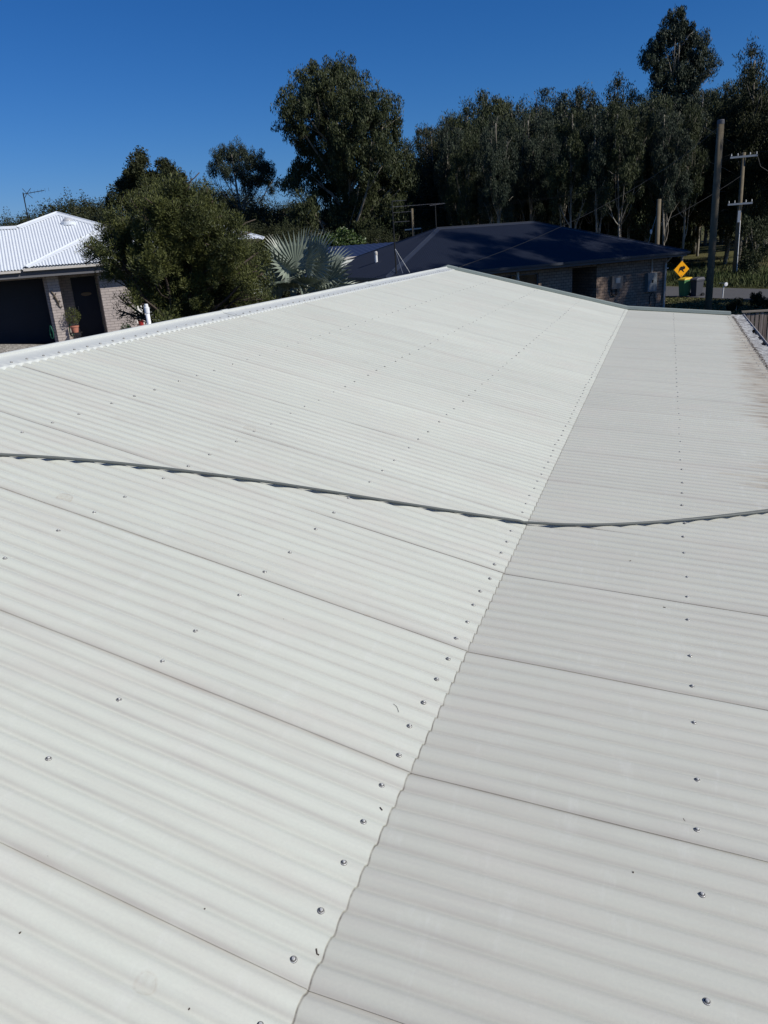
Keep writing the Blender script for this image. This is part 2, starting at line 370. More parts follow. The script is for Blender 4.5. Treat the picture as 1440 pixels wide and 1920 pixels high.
# ------------------------------------------------------------------ the white roof we stand on
rng = np.random.default_rng(7)
def corr_profile(ys):                   # height of the corrugation at y, crests at Y0+(k+.5)*RIB
    q = (1-np.cos(2*PI*((ys-Y0)/RIB-.5)))/2         # broad crests, tighter pans
    return .0065*(1-2*q**1.9)
def sheet_lines(y_lo, y_hi, n=14):
    """y positions and heights, with the stepped side laps"""
    out = []
    k0 = math.floor((y_lo-Y0)/SHEET); k1 = math.ceil((y_hi-Y0)/SHEET)
    for k in range(k0, k1):
        yb = Y0+k*SHEET
        tilt = rng.uniform(-.0006, .0006)
        for i in range(n*10):
            y = yb+i*RIB/n; z = corr_profile(y)+tilt*(i/(n*10)-.5)
            fr = i/n
            z += .0022*float(1-smooth((fr-.9)/.8))
            if i == 0:
                zu = corr_profile(y)
                out += [(y-.0004, zu, k), (y+.004, zu-.0005, k), (y+.004, zu+.0012, k), (y, zu+.0012, k), (y, zu+.0023, k)]
            else: out.append((y, z, k))
    out = [o for o in out if y_lo <= o[0] <= y_hi]
    return out
def roof_sheet(name, xs, slope, off, mt, parent, y_lo=-2.4, y_hi=YF):
    L = sheet_lines(y_lo, y_hi); ys = np.array([o[0] for o in L]); zs = np.array([o[1] for o in L]); ks = np.array([o[2] for o in L])
    xs = np.array(xs)
    X, Y = np.meshgrid(xs, ys, indexing='ij')
    ph = np.sin(ks*2.3)*3
    # slight waviness of the steel between the battens, different on every sheet
    wob = .0009*np.sin(X*3.7+ph[None, :]*2)+.0006*np.sin(X*9.1+ph[None, :]*5)+.0006*np.sin(Y*1.9+X*1.3)
    lat = .0025*np.sin(X*1.5+ph[None, :])*smooth(np.clip((Y+3)/2, 0, 1))
    Z = -slope*X+off+zs[None, :]+wob
    V = np.stack([X, Y+lat, Z], -1)
    o = grid_obj(name, V, mt, parent, smooth=False)
    me = o.data; me.polygons.foreach_set('use_smooth', np.ones(len(me.polygons), bool))
    me.set_sharp_from_angle(angle=rad(40))
    return o
roof = empty('patio_house', (0, 0, ZG), 0, 'low house under the broad off white corrugated roof the picture is taken from', 'house')
def inroof(o): o.location = (0, 0, -ZG); return o
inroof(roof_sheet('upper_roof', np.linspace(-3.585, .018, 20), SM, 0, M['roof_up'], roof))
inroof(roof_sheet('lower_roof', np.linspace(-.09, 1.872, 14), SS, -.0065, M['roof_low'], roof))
# edge of the upper sheets at the change of pitch
# back slope, mirrored
inroof(roof_sheet('rear_roof', np.linspace(-7.3, -3.60, 6), -SM, -2*.9672-.0, M['roof_up'], roof))
# ridge capping: two wings, a roll, a scalloped lip down into each pan
def ridge_cap():
    XR, ZR = -3.5896, .9672
    ys = np.arange(-2.4, YF+.03, RIB/8)
    pr = []
    for x in (-.185, -.10, -.03): pr.append((XR+x, ZR+SM*x+.0145))
    for a in np.linspace(200, -20, 7): pr.append((XR+.018*math.cos(rad(a)), ZR+.020+.014*math.sin(rad(a))))
    for x in (.03, .10, .168): pr.append((XR+x, ZR-SM*x+.0135))
    P = np.array(pr); V = np.zeros((len(ys), len(pr)+1, 3))
    for i, y in enumerate(ys):
        V[i, :-1, 0] = P[:, 0]; V[i, :-1, 2] = P[:, 1]+.0012*math.sin(y*1.3)+.0012*math.sin(y*3.1+1); V[i, :, 1] = y
        xe = XR+.178; zz = -SM*xe+corr_profile(y)+.0015+.0012*math.sin(y*1.3)
        V[i, -1, 0] = xe; V[i, -1, 2] = min(zz, V[i, -2, 2]-.001)
    o = grid_obj('ridge_cap', V, M['cap'], roof, smooth=True); o.data.set_sharp_from_angle(angle=rad(35)); inroof(o)
    for y in (2.9, 7.1, 11.3, 15.2):    # lap joints in the capping
        mb = MB(); mb.add([(p[0], y+d, p[1]+h) for d, h in ((0, .0005), (0, .0035), (.12, .0035), (.12, .0005)) for p in pr],
               [(j*len(pr)+i, j*len(pr)+i+1, (j+1)*len(pr)+i+1, (j+1)*len(pr)+i) for j in range(3) for i in range(len(pr)-1)])
        inroof(mb.build('cap_joint', M['cap'], roof))
ridge_cap()
# barge capping over the far end
def barge():
    mb = MB()
    for (xa, za), (xb, zb) in (((-3.75, .9672-.16*SM), (-3.5896, .9672)), ((-3.5896, .9672), (0, 0)), ((0, 0), (1.86, -SS*1.86))):
        for (ya, yb, h0, h1) in ((YF-.012, YF+.16, .012, .060),):
            v = [(xa, ya, za+h0), (xb, ya, zb+h0), (xb, yb, zb+h0-.15), (xa, yb, za+h0-.15), (xa, ya+.012, za+h1), (xb, ya+.012, zb+h1), (xb, yb, zb+h1), (xa, yb, za+h1)]
            mb.add(v, [(0, 3, 2, 1), (4, 5, 6, 7), (0, 1, 5, 4), (1, 2, 6, 5), (2, 3, 7, 6), (3, 0, 4, 7)])
    inroof(mb.build('barge_capping', M['barge'], roof))
barge()
def gutter():
    mb = MB(); x0, x1, zt, zb = 1.845, 2.105, -.205, -.33
    L0, L1 = -2.4, YF+.35
    mb.box(x1, x1+.006, L0, L1, zb, zt+.004); mb.box(x0, x1, L0, L1, zb-.003, zb); mb.box(x0-.012, x0, L0, L1, zb, zt-.02)
    mb.box(x0, x1, L1, L1+.004, zb, zt)
    mb.tube([(x1+.003, y, zt+.006) for y in np.linspace(L0, L1, 30)], .008, 6)
    g = inroof(mb.build('gutter', M['trim_grey'], roof))
    ys = np.arange(L0, L1, .035); xs = np.linspace(1.848, 2.098, 12)
    X, Y = np.meshgrid(xs, ys, indexing='ij')
    r = np.random.default_rng(3)
    Z = -.186-.10*(X-1.84)+.006*np.sin(Y*23+X*60)*np.sin(Y*7.3)+.005*np.sin(Y*41+1)+r.normal(0, .0022, X.shape)-.006*np.sin(PI*(X-1.84)/.22)
    keep = np.ones((len(xs)-1, len(ys)-1), bool)
    xm = (X[:-1, :-1]+X[1:, 1:])/2; ym = (Y[:-1, :-1]+Y[1:, 1:])/2
    wv = 2.052+.022*np.sin(ym*9)+.018*np.sin((ym-12.6)*3.2)
    keep &= ~((ym > 12.35) & (ym < 14.2) & (xm > wv))
    s = grid_obj('gutter_guard', np.stack([X, Y, Z], -1), M['guard'], roof, smooth=True, keep=keep); inroof(s)
    # short grime lumps and leaf crumbs where the pans drain
    q = []
    for _ in range(2600):
        y = r.uniform(4, 16); x = 1.868+abs(r.normal(0, .022)); s_ = r.uniform(.004, .012); a = r.uniform(0, PI); z = -.17-.1*(x-1.84)+r.uniform(.0, .008)
        d = np.array([math.cos(a)*s_, math.sin(a)*s_*1.6, r.uniform(-.002, .004)]); e = np.array([-math.sin(a)*s_*.4, math.cos(a)*s_*.4, r.uniform(0, .003)])
        c = np.array([x, y, z]); q.append([c-d, c-e, c+d, c+e])
    me = quads_mesh('leaf_litter', np.array(q), M['bark']); o = bpy.data.objects.new('leaf_litter', me); COL.objects.link(o)
    tag(o, 'brown leaf crumbs and grime caught along the ends of the roof sheets', 'leaf litter', kind='stuff')
gutter()
def walls_home():
    mb = MB(); mb.box(-7.0, 1.55, -2.2, 15.9, 0, 2.0-.0)
    mb.box(-6.9, -.1, 15.5, 15.8, 2.0, 2.2)
    mb.build('wall', M['house_brick'], roof)
    mb = MB(); v = [(-6.9, 15.8, 2.2), (-.1, 15.8, 2.2), (-3.59, 15.8, 3.2)]; mb.add(v+[(a, 15.6, c) for a, b, c in v], [(0, 1, 2), (5, 4, 3), (0, 3, 4, 1), (1, 4, 5, 2), (2, 5, 3, 0)])
    mb.build('gable_wall', M['house_brick'], roof)
walls_home()
# roofing screws
def screw_me():
    mb = MB(); mb.lathe((0, 0, 0), [(.0092, -.002), (.0094, .0004), (.0084, .0011), (.0072, .0022), (.0052, .0026), (.0044, .0026), (.0042, .0062), (.0031, .0072)], 12)
    me = bpy.data.meshes.new('screw'); me.from_pydata(mb.v, [], mb.f); me.materials.append(M['screw']); me.materials.append(M['rubber']); me.update()
    mi = [1 if (i < 24 or 36 <= i < 60) else 0 for i in range(len(me.polygons))]; me.polygons.foreach_set('material_index', mi); mb.mi = mi; return me, mb
def screws():
    me, mb = screw_me(); S = []
    top = lambda y: .0065
    for row, (x, pat, sl, off) in enumerate(((-.033, range(0, 10, 2), SM, 0), (-.868, (3, 7, 10), SM, 0), (-1.708, (3, 7, 10), SM, 0), (-2.565, (3, 7, 10), SM, 0),
                                           (.850, (3, 7, 10), SS, -.0065), (-3.452, (1, 3, 5, 7, 9), SM, .010), (1.79, (3, 7, 10), SS, -.0065))):
        for k in range(-3, 20):
            for j in pat:
                y = Y0+(k*10+j+.5)*RIB
                if -2 < y < YF-.1:
                    r = np.random.default_rng(int(abs(y*1000))+row)
                    lift = .0022*float(1-smooth((((y-Y0)/RIB) % 10-.9)/.8))
                    xx = x+r.normal(0, .004); z = -sl*xx+off+.0065+lift*(off < .005)
                    yy = y+r.normal(0, .0025)
                    d = np.array([xx, yy, z])-CAM; dep = d@FX
                    vis = dep > .2 and abs((d@RX)/dep) < .5 and -(d@UX)/dep < .67
                    S.append((np.linalg.norm(d)+(0 if vis else 1000), xx, yy, z, sl, r.normal(0, .06), r.normal(0, .06)))
    S.sort()
    rest_v = []; rest_f = []; rest_m = []
    base = np.array(mb.v)
    for i, (dd, x, y, z, sl, a, b) in enumerate(S):
        R = Matrix.Rotation(math.atan(sl)+a, 3, 'Y') @ Matrix.Rotation(b, 3, 'X')
        if i < 100:
            o = bpy.data.objects.new('roofing_screw', me); COL.objects.link(o); o.parent = roof
            o.location = (x, y, z-ZG); o.rotation_euler = R.to_euler()
        else:
            V = base@np.array(R).T+np.array([x, y, z]); n0 = len(rest_v)*0+sum(len(q) for q in rest_v); rest_v.append(V); rest_f += [tuple(q+n0 for q in f) for f in mb.f]; rest_m += mb.mi
    o = mesh_obj('roofing_screws', np.concatenate(rest_v), rest_f, M['screw'], roof); inroof(o); o['kind'] = 'stuff'
    o.data.materials.append(M['rubber']); o.data.polygons.foreach_set('material_index', rest_m)
screws()
# cable lying across the roof
def roof_z(x, y, crest=True):
    return (-SM*x if x < .018 else -SS*x-.0065)+(.0065 if crest else float(corr_profile(y)))
def cable():
    K = [(-3.4, 1.9), (-2.9, 2.45), (-2.421, 2.870), (-2.127, 3.092), (-1.787, 3.283), (-1.294, 3.520), (-.764, 3.726), (-.358, 3.885), (-.057, 4.015), (.014, 4.028), (.338, 4.130), (.616, 4.275), (.902, 4.462), (1.324, 4.770), (1.75, 5.15), (2.03, 5.42)]
    K = np.array(K); t = np.r_[0, np.cumsum(np.hypot(*np.diff(K, axis=0).T))]; tt = np.linspace(0, t[-1], 260)
    xs = np.interp(tt, t, K[:, 0]); ys = np.interp(tt, t, K[:, 1])
    ker = np.hanning(31); ker /= ker.sum(); xs2 = np.convolve(np.pad(xs, 15, 'reflect', reflect_type='odd'), ker, 'valid'); ys2 = np.convolve(np.pad(ys, 15, 'reflect', reflect_type='odd'), ker, 'valid')
    ca = empty('cable', (xs2[0], ys2[0], roof_z(xs2[0], ys2[0])), 0, 'dark grey twin cable lying slack right across the white corrugated roof', 'cable')
    R = .0076
    for (dx, r, name) in ((0, R, 'thick_cord'), (1, .0048, 'thin_cord')):
        pts = []
        for i, (x, y) in enumerate(zip(xs2, ys2)):
            z = (max(-SM*x, -SS*x-.0065) if x < 0 else -SS*x-.0065) + .0065+.003+r
            z += .006*math.exp(-((x-.02)/.12)**2)
            if dx:
                sp = .0115+.012*float(smooth((x-.4)/1.2)); y = y+sp; x = x+.0006*math.sin(i*.2)
                if x > .3: z += .004*float(smooth((x-.5)/1.))
            pts.append((x-ca.location[0], y-ca.location[1], z-ca.location[2]))
        MB().tube(pts, r, 10).build(name, M['cable'], ca, True)
cable()
# bits lying on the roof
def upper(px, py): return on_plane(px, py, (0, 0, .002), (SM, 0, 1))
def lower(px, py): return on_plane(px, py, (0, 0, -.003), (SS, 0, 1))
def bits():
    r = random.Random(5)
    def twig(pts, rad_, label, fn):
        P = [fn(*q) for q in pts]; hi = max(roof_z(p[0], p[1], False) for p in P)+.003*(fn is upper)
        P = [np.array([p[0], p[1], roof_z(p[0], p[1], False)+rad_*.8]) for p in P]
        tag(MB().tube(P, rad_, 5).build('twig', M['bark']), label, 'twig')
    twig([(738, 1322), (744, 1327), (748, 1335)], .0006, 'thin curved twig on the upper pitch left of the row of screws', upper)
    twig([(713, 1517), (717, 1522)], .0018, 'short dark twig end lying beside the overlap of the two pitches', upper)
    twig([(1281, 1532), (1285, 1536)], .0016, 'short dark twig on the lower pitch above a roofing screw', lower)
    twig([(593, 1779), (594, 1786), (598, 1788)], .002, 'crumbled dark twig against the pitch overlap near the bottom edge', upper)
    twig([(1179, 1051), (1183, 1049)], .002, 'small dark seed sliver on the lower pitch below the cable', lower)
    twig([(1243, 1137), (1248, 1138)], .002, 'small dark seed sliver on the lower pitch left of the screws', lower)
    for n, (px, py, fn, lb) in enumerate(((38, 1751, upper, 'tiny brown seed near the left edge of the roof'), (354, 1887, upper, 'tiny brown seed near the bottom edge of the roof'), (383, 1703, upper, 'tiny brown seed below the sheet lap on the upper pitch'), (1187, 1637, lower, 'tiny brown seed on the lower pitch between two screws'))):
        p = fn(px, py); tag(MB().lathe((p[0], p[1], roof_z(p[0], p[1], False)-.0003), [(.0012, 0), (.0024, .0015), (.001, .003)], 6, 1, 1.7).build('seed', M['bark']), lb, 'seed')
bits()
# white vent pipe behind the ridge
def vent():
    x, y = -4.2, 6.71
    v = empty('vent_pipe', (x, y, .80), 0, 'white plastic vent pipe standing behind the ridge of the white roof', 'pipe')
    MB().tube([(0, 0, -.15), (0, 0, .27)], .021, 16).build('pipe', M['pvc'], v, True)
    MB().lathe((0, 0, .235), [(.0262, 0), (.0262, .055), (.020, .060), (.018, .085), (.014, .090)], 16).build('cap', M['pvc'], v)
    MB().lathe((0, 0, -.05), [(.07, 0), (.045, .02), (.024, .06), (.023, .075)], 14).build('flashing', M['trim_grey'], v)
vent()

# ------------------------------------------------------------------ corrugated planes for the neighbours
def corr_plane(o_, eu, ev, nn, poly, amp=.009, n=8, pitch=.0762):
    """convex polygon in (u,v); ribs run along v"""
    us = [p[0] for p in poly]; u0, u1 = min(us), max(us)
    U = np.arange(u0+.002, u1-.002, pitch/n); Vs = np.zeros((len(U), 2, 3))
    P = poly+[poly[0]]
    for i, u in enumerate(U):
        c = []
        for (a, b), (c_, d) in zip(P[:-1], P[1:]):
            if (a-u)*(c_-u) <= 0 and abs(a-c_) > 1e-9: c.append(b+(d-b)*(u-a)/(c_-a))
        if not c: c = [0, 0]
        h = amp*math.cos(2*PI*u/pitch)
        for j, v in enumerate((min(c), max(c))): Vs[i, j] = np.array(o_)+np.array(eu)*u+np.array(ev)*v+np.array(nn)*h
    return Vs
def slope_part(name, o_, eu, ev, poly, mt, parent, **kw):
    nn = np.cross(eu, ev); nn = nn/np.linalg.norm(nn)
    return grid_obj(name, corr_plane(o_, eu, ev, nn, poly, **kw), mt, parent, smooth=True)
def hip_roof(parent, u0, u1, v0, v1, z, pitch_deg, mt, capmt, trimmt, fasciamt, gut=.1):
    p = math.tan(rad(pitch_deg)); cs = 1/math.cos(rad(pitch_deg)); h = (v1-v0)/2; L = u1-u0
    k = cs
    if L > 2*h: ra, rb = (u0+h, v0+h, z+p*h), (u1-h, v0+h, z+p*h)
    slope_part('front_roof', (u0, v0, z), (1, 0, 0), (0, 1/k, p/k), [(0, 0), (L, 0), (L-h, h*k), (h, h*k)], mt, parent)
    slope_part('back_roof', (u1, v1, z), (-1, 0, 0), (0, -1/k, p/k), [(0, 0), (L, 0), (L-h, h*k), (h, h*k)], mt, parent)
    slope_part('side_roof', (u0, v1, z), (0, -1, 0), (1/k, 0, p/k), [(0, 0), (2*h, 0), (h, h*k)], mt, parent)
    slope_part('side_roof', (u1, v0, z), (0, 1, 0), (-1/k, 0, p/k), [(0, 0), (2*h, 0), (h, h*k)], mt, parent)
    for a, b in ((ra, rb), ((u0, v0, z), ra), ((u0, v1, z), ra), ((u1, v0, z), rb), ((u1, v1, z), rb)):
        mb = MB(); hip_cap(mb, a, b); mb.build('roof_cap', capmt, parent)
    mb = MB()
    g = gut
    mb.box(u0-g, u1+g, v0-g, v0, z-.10, z+.0); mb.box(u0-g, u1+g, v1, v1+g, z-.10, z+.0)
    mb.box(u0-g, u0, v0+.002, v1-.002, z-.10, z+.0); mb.box(u1, u1+g, v0+.002, v1-.002, z-.10, z+.0)
    mb.build('gutter', trimmt, parent)
    mb = MB(); q = .003
    mb.box(u0+q, u1-q, v0+q, v0+.03, z-.2, z-.012); mb.box(u0+q, u1-q, v1-.03, v1-q, z-.2, z-.012)
    mb.box(u0+q, u0+.03, v0+.031, v1-.031, z-.2, z-.012); mb.box(u1-.03, u1-q, v0+.031, v1-.031, z-.2, z-.012)
    mb.box(u0+.031, u1-.031, v0+.031, v1-.031, z-.2, z-.19)
    mb.build('fascia', fasciamt, parent)
def hip_cap(mb, a, b, wd=.15, lift=.016, drop=.05):
    a = np.array(a, float); b = np.array(b, float); t = (b-a)/np.linalg.norm(b-a)
    s = np.cross(t, (0, 0, 1)); s /= np.linalg.norm(s)
    for sg in (-1, 1):
        vs = []
        for p in (a, b):
            c = p+np.array([0, 0, lift+.012]); e = p+s*sg*wd+np.array([0, 0, lift-drop])
            vs += [c, e, e-np.array([0, 0, .012]), c-np.array([0, 0, .012])]
        f = [(0, 1, 5, 4), (1, 2, 6, 5), (2, 3, 7, 6)]
        mb.add(vs, f if sg > 0 else [q[::-1] for q in f])
    mb.tube([a+np.array([0, 0, lift+.02]), b+np.array([0, 0, lift+.02])], .02, 6)
def wall_with_holes(mb, u0, u1, v, z0, z1, holes, th=.11):
    """wall in the plane v, holes (ua,ub,za,zb)"""
    cur = u0
    for ua, ub, za, zb in sorted(holes):
        if ua > cur: mb.box(cur, ua, v, v+th, z0, z1)
        if za > z0: mb.box(ua, ub, v, v+th, z0, za)
        if zb < z1: mb.box(ua, ub, v, v+th, zb, z1)
        cur = ub
    if cur < u1: mb.box(cur, u1, v, v+th, z0, z1)

# ------------------------------------------------------------------ the white roofed brick house on the left
def left_house():
    O, e, n = LH
    H = empty('brick_house', tuple(O), TH, 'pale brick house with white corrugated roof, dark garage door and shaded porch', 'house')
    p = math.tan(rad(22)); cs = 1/math.cos(rad(22)); ze = 2.42; v0 = -.5
    def pv(v): return (v-v0)*cs
    ev = (0, 1/cs, p/cs)
    slope_part('main_roof', (0, v0, ze), (1, 0, 0), ev, [(-8, 0), (5.3, 0), (.85, pv(4.0)), (-.55, pv(2.85)), (-8, pv(2.85))], M['white_roof'], H, amp=.014, pitch=.092)
    slope_part('porch_roof', (0, v0, ze+.07), (1, 0, 0), ev, [(-.5, 0), (5.6, 0), (5.601, pv(.5)), (7.35, pv(.5)), (6.05, pv(1.85)), (1.85, pv(1.85))], M['white_roof'], H, amp=.014, pitch=.092)
    zr = lambda v: ze+(v-v0)*p
    # rear slopes that close the roofs
    mb = MB(); A = (.85, 4.0, zr(4.0)); L1 = (-.55, 2.85, zr(2.85)); L0 = (-8, 2.85, zr(2.85)); Rr = (5.3, -.5, ze)
    mb.add([A, Rr, (5.3, 8.5, ze), L1, L0, (-8, 6.2, ze), (.85, 8.5, ze)], [(0, 1, 2), (0, 2, 6), (3, 0, 6), (3, 6, 5, 4)])
    B0 = (1.85, 1.85, zr(1.85)+.07); B1 = (6.05, 1.85, zr(1.85)+.07)
    mb.add([B0, B1, (6.05, 5, ze), (1.85, 5, ze), (7.35, .5, zr(.5)+.07), (7.35, 5, ze)], [(0, 1, 2, 3), (1, 4, 5, 2)])
    mb.build('rear_roof', M['white_roof'], H)
    for a, b in ((L1, A), (A, Rr), (L0, L1)):
        mb = MB(); hip_cap(mb, a, b, .17); mb.build('roof_cap', M['white_roof'], H)
    mb = MB(); hip_cap(mb, (-.52, -.5, ze+.06), B0, .13, .02, .035); mb.build('roof_cap', M['white_roof'], H)
    for a, b in ((B0, B1), (B1, (7.35, .5, zr(.5)+.06))):
        mb = MB(); hip_cap(mb, a, b, .15); mb.build('roof_cap', M['white_roof'], H)
    MB().box(-8, -.68, v0-.115, v0-.005, ze-.09, ze-.02).build('gutter', M['trim_grey'], H)
    MB().box(-.60, 5.6, v0-.135, v0-.005, ze-.055, ze+.02).build('gutter', M['trim_grey'], H)
    mb = MB(); mb.box(-8, 5.6, v0+.0, v0+.03, ze-.25, ze-.03); mb.box(-8, 5.6, v0+.03, 1.7, ze-.17, ze-.16)
    mb.build('fascia', M['fascia_grey'], H)
    # walls
    mb = MB()
    mb.box(0, .35, 0, .40, 0, 2.25); mb.build('column', M['house_brick'], H)
    mb = MB(); mb.box(-.09, -.002, .12, .60, 0, 2.25); mb.box(-5.4, -.09, .36, .5, 2.12, 2.25); mb.box(-8, -5.2, .12, .3, 0, 2.12)
    mb.box(0, .11, .40, 1.2, 0, 2.25)                                     # side wall of the porch
    wall_with_holes(mb, .11, 1.55, 1.2, 0, 2.25, [(.75, 1.54, 0, 2.06)])
    mb.box(1.55, 2.52, 0, .11, 0, 2.25); mb.box(1.55, 1.66, .11, 1.2, 0, 2.25); mb.box(2.41, 2.52, .11, .6, 0, 2.25)
    wall_with_holes(mb, 2.52, 5.5, .6, 0, 2.25, [(2.6, 3.5, .45, 2.0), (4.2, 5.2, .8, 2.0)])
    mb.box(5.4, 5.5, .71, 6, 0, 2.25); mb.box(-8, -7.9, .3, 6, 0, 2.25)
    mb.build('wall', M['house_brick'], H)
    mb = MB(); mb.box(2.54, 3.5, .12, .58, 0, .30); mb.box(2.53, 3.55, .08, .60, .30, .37); mb.build('planter_ledge', M['house_brick'], H)
    # garage door with panels
    mb = MB(); mb.box(-5.2, -.09, 1.60, 1.63, 0, 2.12)
    for r_ in range(4):
        for c_ in range(8):
            mb.box(-5.15+c_*.632, -4.58+c_*.632, .588+1, .60+1, .06+r_*.52, .50+r_*.52)
    mb.build('garage_door', M['dark_door'], H)
    MB().box(-5.2, -.1, .43, 1.6, -.003, .012).build('garage_floor', M['black'], H); MB().box(-5.3, -5.2, .301, 1.6, 0, 2.25).build('garage_wall', M['house_brick'], H); MB().box(-.09, -.002, .601, 1.6, 0, 2.25).build('garage_wall', M['house_brick'], H)  # floor coloured near black to stand for the shade inside the garage
    d = MB().box(.76, 1.53, 1.25, 1.29, .02, 2.05).build('front_door', M['dark_door'], H)
    mb = MB(); mb.tube([(.84, 1.20, 1.0), (.84, 1.20, 1.14)], .012, 6); mb.build('door_handle', M['galv'], d)
    mb = MB(); mb.lathe((0, 0, 0), [(.16, 0), (.17, .012), (.12, .02)], 16, 1, .36)
    o = mb.build('door_plaque', simple('tan plaque', (.22, .16, .10)), d); o.rotation_euler = (rad(90), 0, 0); o.location = (1.17, 1.245, 1.5)
    for (a, b, c, d_) in ((2.6, 3.5, .45, 2.0), (4.2, 5.2, .8, 2.0)):
        wn = MB().box(a+.03, b-.03, .66, .67, c+.03, d_-.03).build('window', M['glass'], H)
        mb = MB()
        for x in (a, b-.04): mb.box(x, x+.04, .64, .70, c, d_)
        for z in (c, d_-.04): mb.box(a+.04, b-.04, .64, .70, z, z+.04)
        mb.build('window_frame', M['trim_white'], wn)
    # skylight
    sk_ = MB(); q = zr(3.0)
    s = MB().lathe((1.12, 3.0, q-.02), [(.25, -.05), (.25, .05), (.21, .07)], 20).build('skylight', M['white_roof'], H)
    MB().lathe((1.12, 3.0, q+.03), [(.19, 0), (.185, .05), (.15, .10), (.09, .135), (.02, .15)], 20).build('dome', simple('cloudy acrylic', (.45, .46, .47), .1, .6), s, True)
    # slab under everything
    MB().box(-8, 5.5, .0, 6, -.35, -.004).build('slab', M['trim_grey'], H)
    def W(u, v, z): return tuple(O+e*u+n*v+np.array([0, 0, z]))
    # gecko ornament on the column
    G = MB(); bp = [(.055, 2.235-.52), (.10, 1.67), (.135, 1.60), (.165, 1.50), (.195, 1.40), (.225, 1.33), (.215, 1.27), (.24, 1.215), (.285, 1.19), (.315, 1.22), (.30, 1.27)]
    rr = [.012, .024, .02, .028, .03, .024, .018, .015, .012, .009, .004]
    def gp(u, z): return (u, -.022, z)
    G.tube([gp(*q) for q in bp], rr, 8)
    for q in ([(.14, 1.58), (.20, 1.61), (.21, 1.66)], [(.13, 1.57), (.10, 1.51), (.14, 1.46)], [(.21, 1.37), (.27, 1.42), (.29, 1.36)], [(.20, 1.37), (.16, 1.32), (.19, 1.27)]):
        G.tube([gp(*x) for x in q], [.014, .011, .007], 6)
    g = G.build('gecko_ornament', M['bronze'], None, True); g.location = tuple(O); g.rotation_euler = (0, 0, TH)
    tag(g, 'bronze lizard ornament with curled tail fixed high on the brick column', 'ornament')
    # potted shrub on a stand
    st = empty('plant_stand', W(.57, -.12, 0), TH, 'black wire plant stand beside the porch column carrying a potted shrub', 'plant stand')
    mb = MB(); mb.box(-.19, .19, -.14, .14, .36, .385); mb.build('top', M['iron'], st)
    for sx in (-1, 1):
        for sy in (-1, 1): MB().tube([(sx*.16, sy*.11, .36), (sx*.10, sy*.07, .18), (sx*.17, sy*.12, 0)], .009, 6).build('leg', M['iron'], st)
    ps = empty('potted_shrub', W(.55, -.14, .386), TH, 'round leafy shrub in a terracotta pot beside the porch column', 'pot plant')
    MB().lathe((0, 0, 0), [(.095, 0), (.125, .17), (.14, .17), (.14, .21), (.11, .21)], 18).build('pot', M['terracotta'], ps)
    leaf_ball(ps, (0, 0, .52), (.27, .25, .29), 900, .045, M['bush_leaf'])
    MB().tube([(0, 0, .18), (.01, 0, .35), (-.01, 0, .5)], .012, 6).build('stem', M['bark'], ps)
    for u, lb in ((-.16, 'coil of green hose in the garage mouth beside the brick column'), (.44, 'coil of green hose hanging beside the plant stand')):
        mb = MB(); P = []
        for i in range(90):
            a = i*2*PI/18; P.append((.0+.012*math.sin(i*.7), .09*math.cos(a)+.02*math.sin(i*.3), .33+.20*math.sin(a)))
        mb.tube(P, .011, 6); o = mb.build('garden_hose', M['hose'], None, True); o.location = W(u, .18, .12); o.rotation_euler = (0, 0, TH+.5); tag(o, lb, 'hose')
    cs_ = empty('conifer_shrub', (*W(2.05, -1.0, 0)[:2], -.95), 0, 'small dark green conifer shrub before the sunlit brick wall', 'shrub')
    leaf_ball(cs_, (0, 0, .28), (.22, .22, .40), 1500, .05, M['conifer'], up=.8); leaf_ball(cs_, (.28, .1, .2), (.16, .16, .27), 900, .05, M['conifer'], up=.8)
    MB().tube([(0, 0, -.1), (0, 0, .3)], .02, 6).build('stem', M['bark'], cs_)
    rp = empty('red_pot', W(2.68, .25, .371), TH, 'small red pot with a pale flower on the brick ledge', 'pot')
    MB().lathe((0, 0, 0), [(.07, 0), (.095, .14), (.10, .16), (.08, .16)], 14).build('pot', M['red_pot'], rp)
    MB().tube([(0, 0, .15), (.02, 0, .3), (.01, 0, .42)], .008, 5).build('stem', M['conifer'], rp)
    MB().lathe((.01, 0, .40), [(.02, 0), (.06, .03), (.05, .08), (.02, .10)], 10).build('flower', M['trim_white'], rp)
    ph = empty('picket_screen', W(2.56, .46, .38), TH, 'white picket screen above the brick ledge behind the vent pipe', 'fence')
    mb = MB()
    for i in range(9): mb.box(i*.105, i*.105+.045, 0, .02, 0, .62)
    mb.build('pickets', M['trim_white'], ph)
    mb = MB(); mb.box(0, .89, .021, .04, .08, .12); mb.box(0, .89, .021, .04, .48, .52); mb.build('rails', M['trim_white'], ph)
    # antenna behind the left ridge
    av = empty('television_antenna', tuple(at(53, 412, 31.5)), 0, 'small antenna on a leaning mast above the white roof against the sky', 'antenna')
    f0 = np.array(av.location); top = at(43, 361, 31.3)-f0
    MB().tube([(0, 0, -.4), top], .018, 6).build('mast', M['iron'], av)
    b0 = top+np.array([0, 0, -.05]); b1 = at(83, 357, 31.3)-f0
    mb = MB(); mb.tube([b0, b1], .012, 5); dd = (b1-b0)/np.linalg.norm(b1-b0)
    for i in range(6):
        c = b0+dd*(.25+i*.12); mb.tube([c-np.array([.02, -.02, .06]), c+np.array([.02, -.02, .06])], .004, 4)
    mb.build('boom', M['iron'], av)
    mb = MB()
    for k_ in (-1, 1):
        mb.tube([b0+dd*.12+np.array([0, 0, .0]), b0+dd*.12+np.array([.12, .10, .16*k_])], .010, 5); mb.tube([b0+dd*.12, b0+dd*.12+np.array([-.08, -.08, .16*k_])], .010, 5)
    mb.build('reflector', M['iron'], av)

